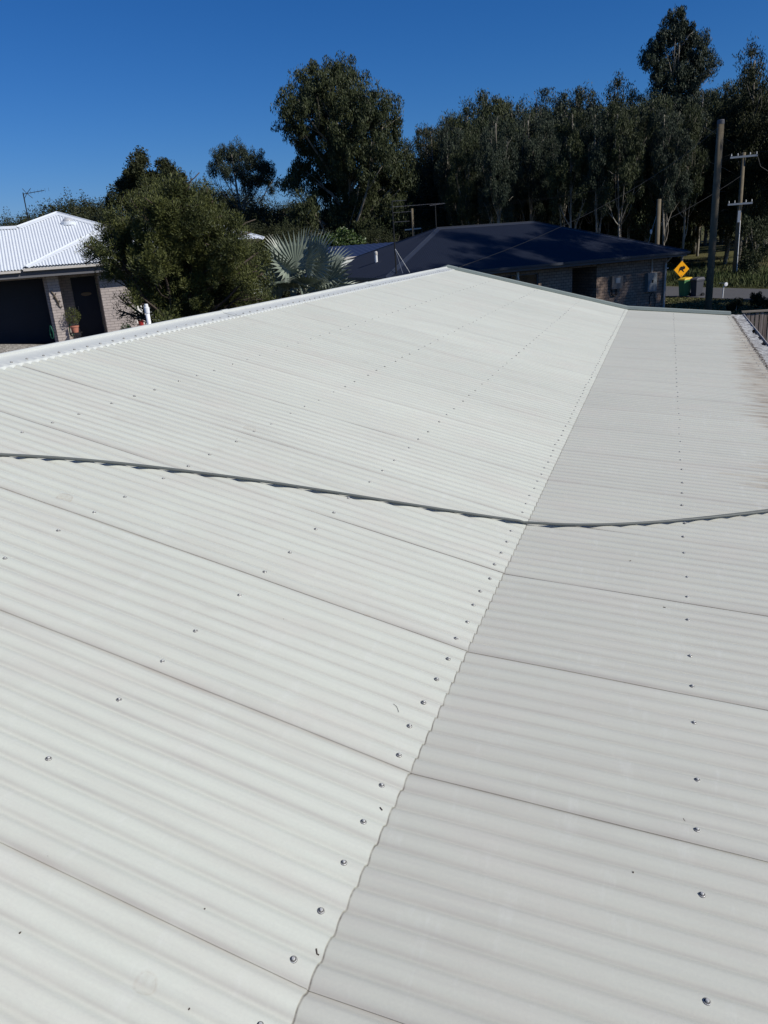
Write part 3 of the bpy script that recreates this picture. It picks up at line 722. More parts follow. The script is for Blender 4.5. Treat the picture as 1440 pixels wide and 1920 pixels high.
# ------------------------------------------------------------------ vegetation
def leaf_quads(C_, R_, n, L, W_, rg, mode='droop', shell=.35):
    """n diamond leaves scattered in an ellipsoid; mode sets how they hang"""
    d = rg.normal(size=(n, 3)); d /= np.linalg.norm(d, axis=1)[:, None]
    r = (shell+(1-shell)*rg.random(n))**.6 if shell > 0 else rg.random(n)**(1/3)
    c = np.array(C_)+d*r[:, None]*np.array(R_)
    if mode == 'droop': a = np.stack([rg.normal(0, .35, n), rg.normal(0, .35, n), -np.ones(n)*rg.uniform(.4, 1.2, n)], -1)
    elif mode == 'up': a = d*.8+np.stack([rg.normal(0, .4, n), rg.normal(0, .4, n), rg.uniform(.1, 1.1, n)], -1)
    else: a = d*.7+rg.normal(0, .6, (n, 3))
    a /= np.linalg.norm(a, axis=1)[:, None]
    b = np.cross(a, rg.normal(size=(n, 3))); b /= np.linalg.norm(b, axis=1)[:, None]
    l = L*rg.uniform(.6, 1.3, n)[:, None]; w_ = W_*rg.uniform(.7, 1.3, n)[:, None]
    return np.stack([c-a*l*.5, c+b*w_*.5-a*l*.05, c+a*l*.5, c-b*w_*.5-a*l*.05], 1)
def leaf_ball(parent, c, r, n, L, mt, up=0):
    rg = np.random.default_rng(int(abs(c[2]*1000))+n)
    me = quads_mesh('foliage', leaf_quads(c, r, n, L, L*.45, rg, 'up' if up else 'any', .2), mt)
    o = bpy.data.objects.new('foliage', me); COL.objects.link(o); o.parent = parent; return o
def limb(mb, a, b, r0, r1, rg, n=6, wob=.12, seg=7):
    a = np.array(a, float); b = np.array(b, float); L = np.linalg.norm(b-a); P = []
    o1 = rg.normal(size=3)*wob*L*.3; o2 = rg.normal(size=3)*wob*L*.12
    for i in range(seg):
        t = i/(seg-1); P.append(a+(b-a)*t+o1*math.sin(PI*t)+o2*math.sin(2*PI*t))
    mb.tube(P, list(np.linspace(r0, r1, seg)), n); return P
def gum(name_mesh, lobes, H, rg, n_leaf, L, W_, mt_leaf, trunk_r=.22, forks=3, clump=.9, gap=.0, droop='droop', vs=1.25, base_r=None, top_r=.05):
    """lobes: (x,y,z,rx,rz) crown masses round a trunk standing at the origin. Returns trunk and crown meshes."""
    mb = MB(); lob = np.array([l[:3] for l in lobes])
    cz = lob[:, 2].min()
    topi = lob[:, 2].argmax(); tp = lob[topi]
    P = limb(mb, (0, 0, -.4), (tp[0]*.6, tp[1]*.6, tp[2]), trunk_r, top_r, rg, 9, .035, 14)
    P = np.array(P)
    for i, l in enumerate(lobes):
        c = np.array(l[:3]); zs = max(H*.22, c[2]-l[4]-rg.uniform(.10, .28)*H); k = int(np.argmin(abs(P[:, 2]-zs))); s = P[k]
        rr = trunk_r*(1-.75*k/len(P))*.5
        Q = limb(mb, s, c+np.array([0, 0, l[4]*.3]), rr, .018, rg, 6, .2, 7)
        for _ in range(forks):
            j = rg.integers(2, 6); e = c+rg.normal(size=3)*np.array([l[3], l[3], l[4]])*.55
            limb(mb, Q[j], e, rr*.4, .012, rg, 5, .25, 5)
    me_t = bpy.data.meshes.new('trunk'); me_t.from_pydata(mb.v, [], mb.f); me_t.materials.append(M['gum_bark'] if mt_leaf is not M['bush_leaf'] and mt_leaf is not M['lime_leaf'] else M['bark']); me_t.update()
    me_t.polygons.foreach_set('use_smooth', [True]*len(me_t.polygons))
    tot = sum(l[3]*l[3]*l[4] for l in lobes); Q = []
    for l in lobes:
        vol = l[3]*l[3]*l[4]; nc = max(5, int(9*(l[3]*l[3]*l[4])**.5/clump**1.5)); nl = int(n_leaf*vol/tot/nc)+4
        for _ in range(nc):
            d = rg.normal(size=3); d /= np.linalg.norm(d); r = rg.uniform(.35, 1.0)
            c = np.array(l[:3])+d*r*np.array([l[3], l[3], l[4]]); s = clump*rg.uniform(.45, 1.0)
            Q.append(leaf_quads(c, (s, s, s*vs*rg.uniform(.75, 1.3)), nl, L, W_, rg, droop, .15))
            mt_ = None
    me_c = quads_mesh('crown', np.concatenate(Q), mt_leaf)
    return me_t, me_c
def place_tree(kind, meshes, loc, label, sc=1., rz=0., cat='tree', group=None, sz=None):
    t = empty(kind, loc, rz, label, cat, group); t.scale = (sc, sc, sz or sc)
    for nm, me in zip(('trunk', 'crown'), meshes):
        o = bpy.data.objects.new(nm, me); COL.objects.link(o); o.parent = t
    return t
def lobes_from_px(L, D, base, dep, rg):
    """crown masses measured off the photograph, set round the trunk at real depth with their own spread"""
    out = []
    for px, py, rpx in L:
        r = rpx*D/FPX/math.cos(rad(18)); p = at(px, py, D+rg.uniform(-dep, dep)); out.append((p[0]-base[0], p[1]-base[1], p[2]-base[2], r, r*1.02))
    return out
def gz(p): return float(ground_z(np.array(p[0]), np.array(p[1])))
left_house()

def hero_trees():
    # big spreading gum in the middle
    rg = np.random.default_rng(11); D = 66; b = at(655, 470, D); b[2] = gz(b)
    L = [(608, 152, 34), (575, 165, 24), (650, 163, 36), (560, 200, 32), (545, 232, 26), (600, 205, 40), (655, 215, 40), (695, 200, 34), (690, 245, 36), (734, 192, 15), (732, 225, 22), (728, 262, 30),
         (590, 265, 42), (640, 285, 46), (700, 300, 42), (745, 300, 26), (565, 325, 28), (545, 345, 22), (610, 340, 44), (665, 360, 44), (720, 355, 40), (580, 395, 30), (630, 410, 38), (690, 415, 44), (740, 400, 30), (755, 340, 26), (560, 425, 26), (655, 445, 30)]
    place_tree('gum_tree', gum('', lobes_from_px(L, D, b, 3.2, rg), 18, rg, 170000, .24, .06, M['gum_leaf'], .42, 3, .62), b, 'massive broad gum tree standing alone above the palm and dark roof')
    # tall emergent on the right
    rg = np.random.default_rng(12); D = 76; b = at(1262, 520, D); b[2] = gz(b)
    L = [(1268, 52, 24), (1290, 72, 20), (1240, 80, 20), (1222, 102, 16), (1208, 112, 9), (1315, 88, 18), (1328, 112, 13), (1342, 122, 8), (1262, 118, 18), (1282, 100, 16), (1225, 118, 16), (1305, 128, 22), (1245, 135, 18), (1275, 150, 24), (1240, 165, 20), (1298, 158, 18), (1333, 140, 7), (1250, 200, 22), (1280, 195, 20), (1232, 235, 24), (1290, 232, 24), (1262, 255, 22), (1238, 290, 22), (1286, 285, 24), (1262, 330, 22)]
    place_tree('gum_tree', gum('', lobes_from_px(L, D, b, 1.6, rg), 20, rg, 70000, .24, .06, M['gum_leaf_blue'], .17, 2, .5), b, 'tallest slender gum tree rising above the forest on the right')
    # airy dome crowned tree left of the big gum
    rg = np.random.default_rng(13); D = 72; b = at(470, 470, D); b[2] = gz(b)
    L = [(405, 300, 15), (425, 290, 17), (450, 292, 18), (478, 305, 19), (500, 325, 18), (510, 345, 13), (420, 318, 16), (450, 322, 18), (485, 338, 16), (400, 325, 10), (465, 350, 14)]
    place_tree('gum_tree', gum('', lobes_from_px(L, D, b, 2.0, rg), 11, rg, 26000, .18, .045, M['gum_leaf_blue'], .2, 3, .5), b, 'airy dome crowned gum tree with sky showing through left of the massive one')
    rg = np.random.default_rng(14); D = 58; b = at(275, 480, D); b[2] = gz(b)
    L = [(262, 300, 14), (258, 322, 20), (245, 345, 24), (282, 335, 22), (305, 312, 14), (318, 330, 18), (338, 342, 14), (230, 352, 16), (218, 375, 15), (255, 375, 25), (300, 365, 26), (340, 370, 20)]
    place_tree('wattle_tree', gum('', lobes_from_px(L, D, b, 2.0, rg), 9, rg, 46000, .18, .07, M['dark_leaf'], .2, 2, .6, droop='any'), b, 'dark twin topped tree rising behind the bottlebrush')
hero_trees()

def variants():
    out = []
    for i in range(8):
        rg = np.random.default_rng(40+i); H = 16.; lob = []
        full = i in (1, 3, 5, 7); nL = 17 if full else 12; z0 = .26 if full else .46
        for k in range(nL):
            t = k/(nL-1); z = H*(z0+(.93-z0)*t)
            w_ = (3.4 if full else 2.7)*math.sin(PI*(.25+.58*t))**.7
            a = k*2.4+rg.uniform(-.5, .5); rr = rg.uniform(.25, .85)*w_
            r_ = w_*rg.uniform(.36, .58); lob.append((rr*math.cos(a), rr*math.sin(a), z-.3*r_, r_, r_*rg.uniform(.8, 1.25)))
        out.append(gum('', lob, H, rg, 38000 if full else 26000, .24, .06, M[('gum_leaf', 'dark_leaf', 'gum_leaf_blue', 'gum_leaf')[i % 4]], rg.uniform(.12, .2), 2, .58))
    for i in range(2):                  # understorey saplings
        rg = np.random.default_rng(60+i); lob = []
        for k in range(7):
            a = k*2.4; lob.append((1.3*math.cos(a)*rg.uniform(.2, 1), 1.3*math.sin(a)*rg.uniform(.2, 1), .7+k*.55, rg.uniform(.7, 1.2), rg.uniform(.6, .9)))
        out.append(gum('', lob, 5, rg, 12000, .20, .06, M[('dark_leaf', 'gum_leaf')[i]], .07, 2, .6))
    # low dome for the woodland behind the houses
    rg = np.random.default_rng(77); lob = []
    for k in range(14):
        a = k*2.4; q = (k/13)**.5; lob.append((3.4*q*math.cos(a), 3.4*q*math.sin(a), 6.6-2.6*q*q+rg.uniform(-.5, .5), rg.uniform(1.1, 1.6), rg.uniform(1.0, 1.5)))
    for k in range(8):
        a = k*.8; lob.append((3.0*math.cos(a), 3.0*math.sin(a), 2.6+rg.uniform(-.5, .5), 1.4, 1.5))
    out.append(gum('', lob, 8, rg, 42000, .15, .055, M['dark_leaf'], .2, 2, .6, droop='any'))
    # open crowned street gum, loose tufts that let the sun through
    rg = np.random.default_rng(88); lob = []
    for k in range(11):
        t = k/10; a = k*2.4+rg.uniform(-.4, .4); w_ = 2.9*math.sin(PI*(.3+.5*t)); q = rg.uniform(.45, .95)*w_
        lob.append((q*math.cos(a), q*math.sin(a), 16*(.45+.48*t), rg.uniform(.7, 1.05), rg.uniform(.6, 1.0)))
    out.append(gum('', lob, 16, rg, 9000, .26, .075, M['gum_leaf'], .14, 2, .6))
    return out
VAR = variants()
def top_place(px, py, D, var, label, group=None, kind='gum_tree', H=16., wide=1.):
    b = at(px, py, D); zb = gz(b); s = (b[2]-zb)/H; r = random.Random(px*7+py)
    place_tree(kind, VAR[var], (b[0], b[1], zb), label, min(s, 1.25)*r.uniform(.95, 1.1)*wide, r.uniform(0, 6.28), 'tree', group, s)
def forest():
    dome = [(18, 396, 72, 'low dark tree at the far left end of the white roof'), (72, 398, 84, 'small tree tucked low beside the roof apex antenna'), (100, 388, 80, 'pale flat tree just left of the white roof apex'),
            (135, 360, 72, 'rounded tree showing above the white roof hip'), (172, 364, 74, 'small tufted tree between the rounded tree and the dark twin topped tree'), (205, 378, 66, 'dark tree whose top meets the left of the bottlebrush'),
            (362, 338, 74, 'dull green tree directly left of the airy dome crowned gum'), (395, 348, 80, 'dark tree half hidden below the left of the airy dome crown'), (440, 352, 78, 'grey brown tree under the middle of the airy dome crown'),
            (490, 372, 70, 'dark tree under the right edge of the airy dome crown'), (530, 372, 76, 'dark tree in the gap left of the massive gum'), (415, 390, 62, 'dense low tree above the top right of the bottlebrush'), (470, 410, 58, 'dense black green tree right behind the palm top'), (525, 415, 60, 'dense dark tree behind the palm and under the massive gum'),
            (575, 425, 62, 'dark low tree above the bright green rounded shrub'), (710, 420, 62, 'dark low tree behind the tall antenna mast'), (765, 405, 66, 'dark low tree behind the distant thin pole'), (155, 395, 62, 'dark low tree directly behind the white roof hip')]
    for px, py, D, lb in dome: top_place(px, py, D, 10, lb, H=8.2, wide=1.15)
    sky = [(782, 238, 82, 5, 'tree touching the right side of the massive gum'), (815, 220, 80, 1, 'round topped tree above the dark roof ridge end'), (858, 186, 78, 3, 'broad topped gum at the left end of the high forest edge'),
           (922, 152, 76, 0, 'slim gum with a separate tufted top against the sky'), (955, 172, 82, 7, 'gum filling the gap beside the slim tufted one'), (990, 160, 80, 2, 'blue green gum in the middle of the skyline'), (1024, 190, 86, 4, 'thin gum with sky windows through its crown'),
           (1062, 150, 78, 6, 'gum with two hanging tufts at the skyline centre right'), (1100, 180, 84, 1, 'lower dark gum beside the two tufted one'), (1143, 142, 74, 5, 'broad rounded blue gum left of the tallest tree'),
           (1182, 166, 80, 3, 'dark gum between the broad rounded gum and the tallest tree'), (1218, 190, 82, 1, 'gum whose crown closes in under the tallest tree on its left'), (1325, 200, 82, 7, 'gum crown under the right side of the tallest tree'),
           (1385, 126, 72, 3, 'tall gum behind the street power pole'), (1430, 74, 68, 5, 'tall dark gum cut by the right edge of the picture'), (1490, 96, 72, 1, 'gum beyond the right edge with branches reaching in'), (885, 205, 74, 7, 'dark gum below the left end of the high forest edge')]
    for px, py, D, v, lb in sky: top_place(px, py-5, D, v, lb)
    r = random.Random(21); g = 'gum trees filling the forest'
    n = 0
    for i in range(300):
        az = rad(-21+31*r.random()); D = r.uniform(60, 120)
        x = CAM[0]+D*math.sin(az); y = D*math.cos(az); s = x*RN[0]+y*RN[1]
        if s < 44: continue
        if az > rad(1.8) and D < 98 and r.random() < .62: continue
        n += 1
        if n > 130: break
        el = r.uniform(6.2, 8.2) if az > rad(-15) else r.uniform(3, 5)
        h = D*math.tan(rad(el))+1.5-gz((x, y)); sz = h/16
        place_tree('gum_tree', VAR[r.choice((0, 1, 2, 3, 4, 5, 6, 7))], (x, y, gz((x, y))), 'slender pale trunked gum tree within the dense dark forest', min(1.05, sz*1.2), r.uniform(0, 6.28), 'tree', g, sz)
    for i in range(24):                 # slim front row along the forest edge
        az = rad(-14.5+15.5*(i+r.uniform(.1, .9))/24); D = r.uniform(59, 70); x = CAM[0]+D*math.sin(az); y = D*math.cos(az)
        h = D*math.tan(rad(r.uniform(6.6, 8.2)))+1.5-gz((x, y))
        place_tree('gum_tree', VAR[r.choice((0, 2, 4, 6))], (x, y, gz((x, y))), 'slim pale trunked gum in the front row of the forest behind the dark roof', h/16*.75, r.uniform(0, 6.28), 'tree', 'slim gums behind the dark roof', h/16)
    # left background
    for i in range(22):
        az = rad(-47+28*r.random()); D = r.uniform(70, 120); x = CAM[0]+D*math.sin(az); y = D*math.cos(az)
        h = D*math.tan(rad(r.uniform(1.6, 3.0)))+1.5-gz((x, y))
        place_tree('gum_tree', VAR[10], (x, y, gz((x, y))), 'low dark tree in the far woodland behind the houses', min(1.3, h/8*1.2), r.uniform(0, 6.28), 'tree', 'trees of the far woodland', h/8)
    # understorey along the forest edge
    for i in range(48):
        az = rad(-20+29*r.random()); D = r.uniform(57, 95); x = CAM[0]+D*math.sin(az); y = D*math.cos(az); s = x*RN[0]+y*RN[1]
        if s < 42.5 or (az > rad(2.5) and r.random() < .7): continue
        place_tree('sapling', VAR[8+i % 2], (x, y, gz((x, y))), 'bushy sapling in the shade beneath the forest gums', r.uniform(.5, 1.0), r.uniform(0, 6.28), 'tree', 'saplings under the forest', r.uniform(.5, 1.0))
    # street trees beyond the right edge; their shadows fall over the dark roof and lawn
    for x, y, h in ((12.2, 34.6, 17), (16.5, 29.8, 22), (20.5, 34.6, 25), (23.5, 40, 27), (27.5, 31.0, 29), (14.2, 40.2, 18), (22.5, 31.6, 27), (17.6, 38.4, 20), (11.2, 30.4, 13), (24.5, 26.4, 28), (20.5, 27.4, 25)):
        place_tree('gum_tree', VAR[11], (x, y, gz((x, y))), 'street gum whose shadow streaks the dark hipped roof', min(1.15, h/16*.95), r.uniform(0, 6.28), 'tree', 'street gums beyond the right edge', h/16)
forest()

def bottlebrush():
    rg = np.random.default_rng(31); D = 18.6; b = at(335, 620, D); b[2] = gz(b)
    L = [(290, 360, 24), (330, 355, 26), (365, 362, 22), (400, 385, 24), (260, 385, 24), (300, 395, 34), (350, 400, 38), (420, 415, 26), (445, 425, 18), (230, 420, 26), (205, 440, 22), (180, 455, 16), (170, 475, 16), (200, 475, 22), (240, 460, 34),
         (290, 450, 38), (340, 455, 40), (395, 455, 36), (440, 460, 26), (470, 440, 12), (455, 490, 28), (230, 505, 28), (200, 500, 18), (270, 505, 34), (320, 510, 38), (375, 515, 38), (425, 520, 34), (470, 520, 22), (290, 555, 30), (340, 560, 34), (390, 565, 34), (440, 560, 32), (480, 560, 20), (245, 550, 16),
         (330, 600, 30), (380, 605, 28), (430, 600, 26), (225, 560, 9), (222, 585, 8), (250, 590, 12), (470, 595, 22), (500, 590, 12), (160, 465, 8), (310, 610, 22), (350, 625, 26), (400, 625, 26), (450, 615, 24), (295, 585, 18), (310, 400, 34), (370, 410, 36), (410, 480, 38), (350, 480, 40), (290, 480, 36), (360, 540, 40), (420, 560, 36), (300, 540, 30), (500, 560, 14), (485, 480, 18), (495, 520, 18)]
    tr, cr = gum('', lobes_from_px(L, D, b, 1.0, rg), 4.6, rg, 230000, .075, .015, M['bush_leaf'], .10, 3, .24, droop='up', top_r=.03)
    place_tree('bottlebrush_tree', (tr, cr), b, 'dense olive green bottlebrush tree between the ridge and the white roofed house')
    # lighter green growth tips
    rg = np.random.default_rng(5); D = 45; b = at(642, 470, D); b[2] = gz(b)
    L = [(620, 452, 16), (645, 448, 18), (668, 455, 14), (640, 468, 18), (600, 462, 14), (665, 470, 14)]
    place_tree('garden_shrub', gum('', lobes_from_px(L, D, b, .8, rg), 4, rg, 14000, .14, .06, M['lime_leaf'], .07, 2, .35, droop='any'), b, 'bright green rounded shrub behind the blue roof', cat='shrub')
    for px, py, lb, s in ((1378, 578, 'dark low shrub left of the paling fence top', .5), (1428, 572, 'dark low shrub directly above the paling fence', .6)):
        b = onz(px, py+6, ZG); rg = np.random.default_rng(px); lob = [(rg.uniform(-.5, .5), rg.uniform(-.4, .4), .25+.2*k, .42, .3) for k in range(4)]
        place_tree('low_shrub', gum('', lob, 1, rg, 4200, .13, .05, M['dark_leaf'], .03, 1, .25, droop='up'), b, lb, s, cat='shrub')
bottlebrush()

def palm():
    D = 21.3; c = at(566, 553, D); g = gz(c)
    P = empty('fan_palm', (c[0], c[1], g), 0, 'silver blue fan palm with stiff pleated leaves behind the roof ridge', 'palm')
    h = c[2]-g
    mb = MB(); rg = np.random.default_rng(2)
    mb.tube([(0, 0, -.2), (0, 0, h*.5), (0, 0, h-.05), (0, 0, h+.25)], [.2, .18, .17, .08], 12); mb.build('trunk', M['bark'], P)
    right = RX/np.linalg.norm(RX); view = -FX.copy(); view[2] = 0; view /= np.linalg.norm(view); upv = np.array([0, 0, 1.])
    # (sideways, up, toward viewer) directions of the leaf stalks, stalk length, blade radius
    spec = [(-.85, .75, .25, .62, .80), (-.45, 1.1, .1, .62, .82), (-.15, 1.2, .45, .60, .80), (.2, 1.25, .1, .62, .85), (.55, 1.0, .3, .65, .85), (.9, .75, .1, .65, .8), (1.0, .35, .45, .62, .80), (1.1, .1, .1, .70, .75),
            (-.95, .25, .5, .60, .62), (-.8, -.25, .4, .55, .65), (.75, -.25, .6, .55, .7), (.2, -.35, .8, .5, .7), (-.3, -.4, .7, .5, .7), (-.4, .4, .9, .4, .6), (.3, .5, .9, .45, .66), (-.1, .9, -.6, .6, .8), (.6, .7, -.7, .6, .8), (-.7, .6, -.7, .6, .8), (.9, -.4, -.1, .6, .7), (-.1, -.8, .4, .5, .6), (1.05, -.15, .3, .6, .7), (.5, -.7, .3, .55, .65)]
    for i, (sx, su, sv_, sl, R) in enumerate(spec):
        d = right*sx+upv*su+view*sv_; d /= np.linalg.norm(d); sl *= 1.22; R *= 1.18
        o0 = np.array([0, 0, h+.02]); tip = o0+d*sl
        st = MB(); st.tube([o0, o0+d*sl*.5+upv*.02, tip], [.028, .018, .013], 6)
        ref = upv if abs(d[2]) < .8 else view
        side = np.cross(d, ref); side /= np.linalg.norm(side)
        a = rg.uniform(-1.5, 1.5); nrm = np.cross(side, d); side = side*math.cos(a)+nrm*math.sin(a); nrm = np.cross(side, d)
        ns = 28; A = rad(125); lf = MB()
        def pt(ang, r, lift):
            q = d*math.cos(ang)+side*math.sin(ang); cup = .22*r*(abs(ang)/A)**2*R
            return tip+q*r*R+nrm*(lift+cup-.10*(r**2)*R)
        for k in range(ns):
            a0 = -A+2*A*k/ns; a1 = a0+2*A/ns; am = (a0+a1)/2; rl = (.80+.2*math.cos(am*.8))*rg.uniform(.93, 1.04); rj = .60*rl
            pl = .018
            v = [pt(am, .02, 0), pt(a0, rj, -pl*.6), pt(am, rj, pl*.6), pt(a1, rj, -pl*.6), pt(am*.985, rl*.82, pl*.3), pt(am+(a1-a0)*.16, rl*.80, -pl*.3), pt(am-(a1-a0)*.16, rl*.80, -pl*.3), pt(am, rl, -.02)]
            lf.add(v, [(0, 1, 2), (0, 2, 3), (1, 6, 4, 2), (2, 4, 5, 3), (6, 7, 4), (4, 7, 5)])
        leaf = lf.build('palm_leaf', M['palm_leaf'], P)
        st.build('leaf_stalk', M['palm_leaf'], leaf)
palm()

# ------------------------------------------------------------------ the dark roofed brick house
def dark_house():
    F = (-9.251, 28.475, ZG); W, L = 9.6, 14.7
    H = empty('brick_house', F, TH, 'brick house with a dark navy hipped roof streaked by tree shadows', 'house')
    z = 2.66
    hip_roof(H, 0, L, 0, W, z, 19.4, M['navy_roof'], M['navy_cap'], M['navy_cap'], M['fascia_grey'])
    mb = MB(); wall_with_holes(mb, .6, 14.15, .6, 0, z-.2, [(1.5, 3.2, .9, 2.1), (4.6, 7.25, 0, 2.3), (8.96, 10.25, 0, 2.35)])
    mb.box(.6, .71, .71, 9.0, 0, z-.2); mb.box(14.04, 14.15, .71, 9.0, 0, z-.2); mb.box(.71, 14.04, 8.9, 9.0, 0, z-.2)
    mb.box(8.85, 8.96, .71, 2.6, 0, z-.2); mb.box(10.25, 10.36, .71, 2.6, 0, z-.2); mb.box(8.96, 10.25, 2.5, 2.6, 0, z-.2)
    mb.build('wall', M['brown_brick'], H)
    for a, b, c, d in ((1.5, 3.2, .9, 2.1), (4.6, 7.25, .0, 2.3)):
        wn = MB().box(a+.04, b-.04, .66, .67, c+.04, d-.04).build('window', M['glass'], H); mb = MB()
        for x in (a, (a+b)/2, b-.045): mb.box(x, x+.045, .645, .69, c, d)
        for q in (c, d-.045): mb.box(a+.046, (a+b)/2-.001, .645, .69, q, q+.045); mb.box((a+b)/2+.046, b-.046, .645, .69, q, q+.045)
        mb.build('window_frame', M['fascia_grey'], wn)
    MB().box(9.1, 10.1, 2.44, 2.48, .02, 2.1).build('door', M['dark_door'], H)
    gm = MB().box(10.98, 11.55, .46, .598, 1.32, 1.86).build('meter_box', simple('tan meter box', (.22, .19, .16)), H)
    MB().box(11.18, 11.42, .452, .459, 1.56, 1.78).build('meter_window', M['galv'], gm)
    mb = MB(); mb.tube([(11.03, .52, 1.31), (11.03, .54, 1.1), (11.15, .55, 1.02), (11.3, .55, 1.05), (11.3, .55, 1.31)], .03, 6); mb.build('conduit', M['iron'], H)
    sb = MB().box(12.92, 13.42, .40, .598, 1.05, 1.85).build('switchboard', simple('pale grey switchboard', (.19, .21, .22)), H)
    MB().box(13.13, 13.22, .392, .399, 1.42, 1.55).build('latch', M['black'], sb)
    mb = MB(); mb.tube([(13.22, .53, 1.85), (13.22, .53, z-.2)], .025, 8); mb.build('conduit', M['trim_grey'], H)
    mb = MB(); mb.tube([(14.0, .53, .1), (14.0, .53, 2.2), (14.0, .2, 2.46)], .045, 8); mb.build('downpipe', M['trim_grey'], H)
    mb = MB(); P = [(13.34+.16*math.cos(a), .54+.02*math.sin(3*a), .62+.36*math.sin(a)) for a in np.linspace(0, 9*PI, 100)]
    mb.tube(P, .016, 6); hs = mb.build('garden_hose', M['iron'], None, True); hs.location = F; hs.rotation_euler = (0, 0, TH); tag(hs, 'dark coiled hose hanging on the brick wall below the switchboard', 'hose')
    mb = MB(); mb.tube([(14.16, .9, 1.95), (14.5, .9, 1.95)], .03, 6); mb.build('outlet', M['trim_white'], H)
    MB().box(.4, 14.3, .3, 9.2, -.3, .01).build('slab', M['trim_grey'], H)
    MB().box(6.02, 6.1, .3, .42, 2.1, 2.42).build('floodlight', M['trim_grey'], H)
    # roof vent pipe on the left slope
    u, v = 1.41, 4.05; zz = z+math.tan(rad(19.4))*u
    vp = MB().tube([(u, v, zz-.05), (u, v, zz+.42)], .06, 12).build('vent_pipe', M['trim_white'], H)
    MB().lathe((u, v, zz+.30), [(.075, 0), (.075, .1), (.05, .14)], 12).build('vent_cap', M['trim_grey'], vp)
    e, n = LH[1], LH[2]
    # tall aerial
    b = np.array(F)+e*.62+n*.35+np.array([0, 0, z+.35*math.tan(rad(19.4))])
    A = empty('television_antenna', tuple(b), 0, 'tall antenna mast with a long horizontal aerial at the corner of the dark roof', 'antenna')
    D = math.hypot(b[0]-CAM[0], b[1]); tp = at(740, 376, D)-b
    MB().tube([(0, 0, -.1), (0, 0, tp[2]*.5), (0, 0, tp[2])], [.032, .025, .017], 8).build('mast', M['iron'], A)
    tp = np.array([0, 0, tp[2]])
    mb = MB(); mb.tube([(0, 0, .9), (.62, -.25, -.0)], .010, 5); mb.tube([(0, 0, .9), (.42, -.5, .0)], .010, 5); mb.build('stay', M['galv'], A)
    bd = at(832, 374, D*.985)-at(742, 381, D); bl = np.linalg.norm(bd); bd = bd/bl; sd_ = np.cross(bd, (0, 0, 1)); sd_ /= np.linalg.norm(sd_)
    mb = MB(); s0 = tp+np.array([0, 0, -.22]); mb.tube([s0-bd*.1, s0+bd*bl], .008, 5)
    for i in range(11):
        c = s0+bd*(.1+i*bl/11.5); l = .34-.017*i; mb.tube([c-sd_*l, c+sd_*l], .0045, 4)
    mb.build('aerial', M['fascia_grey'], A)
    mb = MB(); s1 = tp+np.array([0, 0, -.42]); mb.tube([s1, s1+bd*.75], .007, 5)
    for i in range(4): c = s1+bd*(.1+i*.18); mb.tube([c-sd_*.3, c+sd_*.3], .0045, 4)
    s2 = tp+np.array([0, 0, -.75]); mb.tube([s2, s2+bd*.62], .010, 5); s3 = tp+np.array([0, 0, -.02]); mb.tube([s3, s3+bd*.55], .010, 5)
    mb.build('lower_aerial', M['fascia_grey'], A)
    # second aerial on the ridge
    D = 36.4; bb = at(818, 428, D); A2 = empty('television_antenna', tuple(bb), 0, 'short antenna standing on the left end of the dark roof ridge', 'antenna')
    h = at(817, 384, D)[2]-bb[2]; MB().tube([(0, 0, -.12), (0, 0, h)], .022, 6).build('mast', M['iron'], A2)
    mb = MB(); bd2 = at(836, 381, D)-at(809, 385, D); mb.tube([np.array([0, 0, h])-bd2*.35, np.array([0, 0, h])+bd2*.65], .014, 5)
    for i in range(5): c = np.array([0, 0, h])+bd2*(-.3+i*.22); mb.tube([c-sd_*.25, c+sd_*.25], .007, 4)
    mb.build('aerial', M['fascia_grey'], A2)
dark_house()

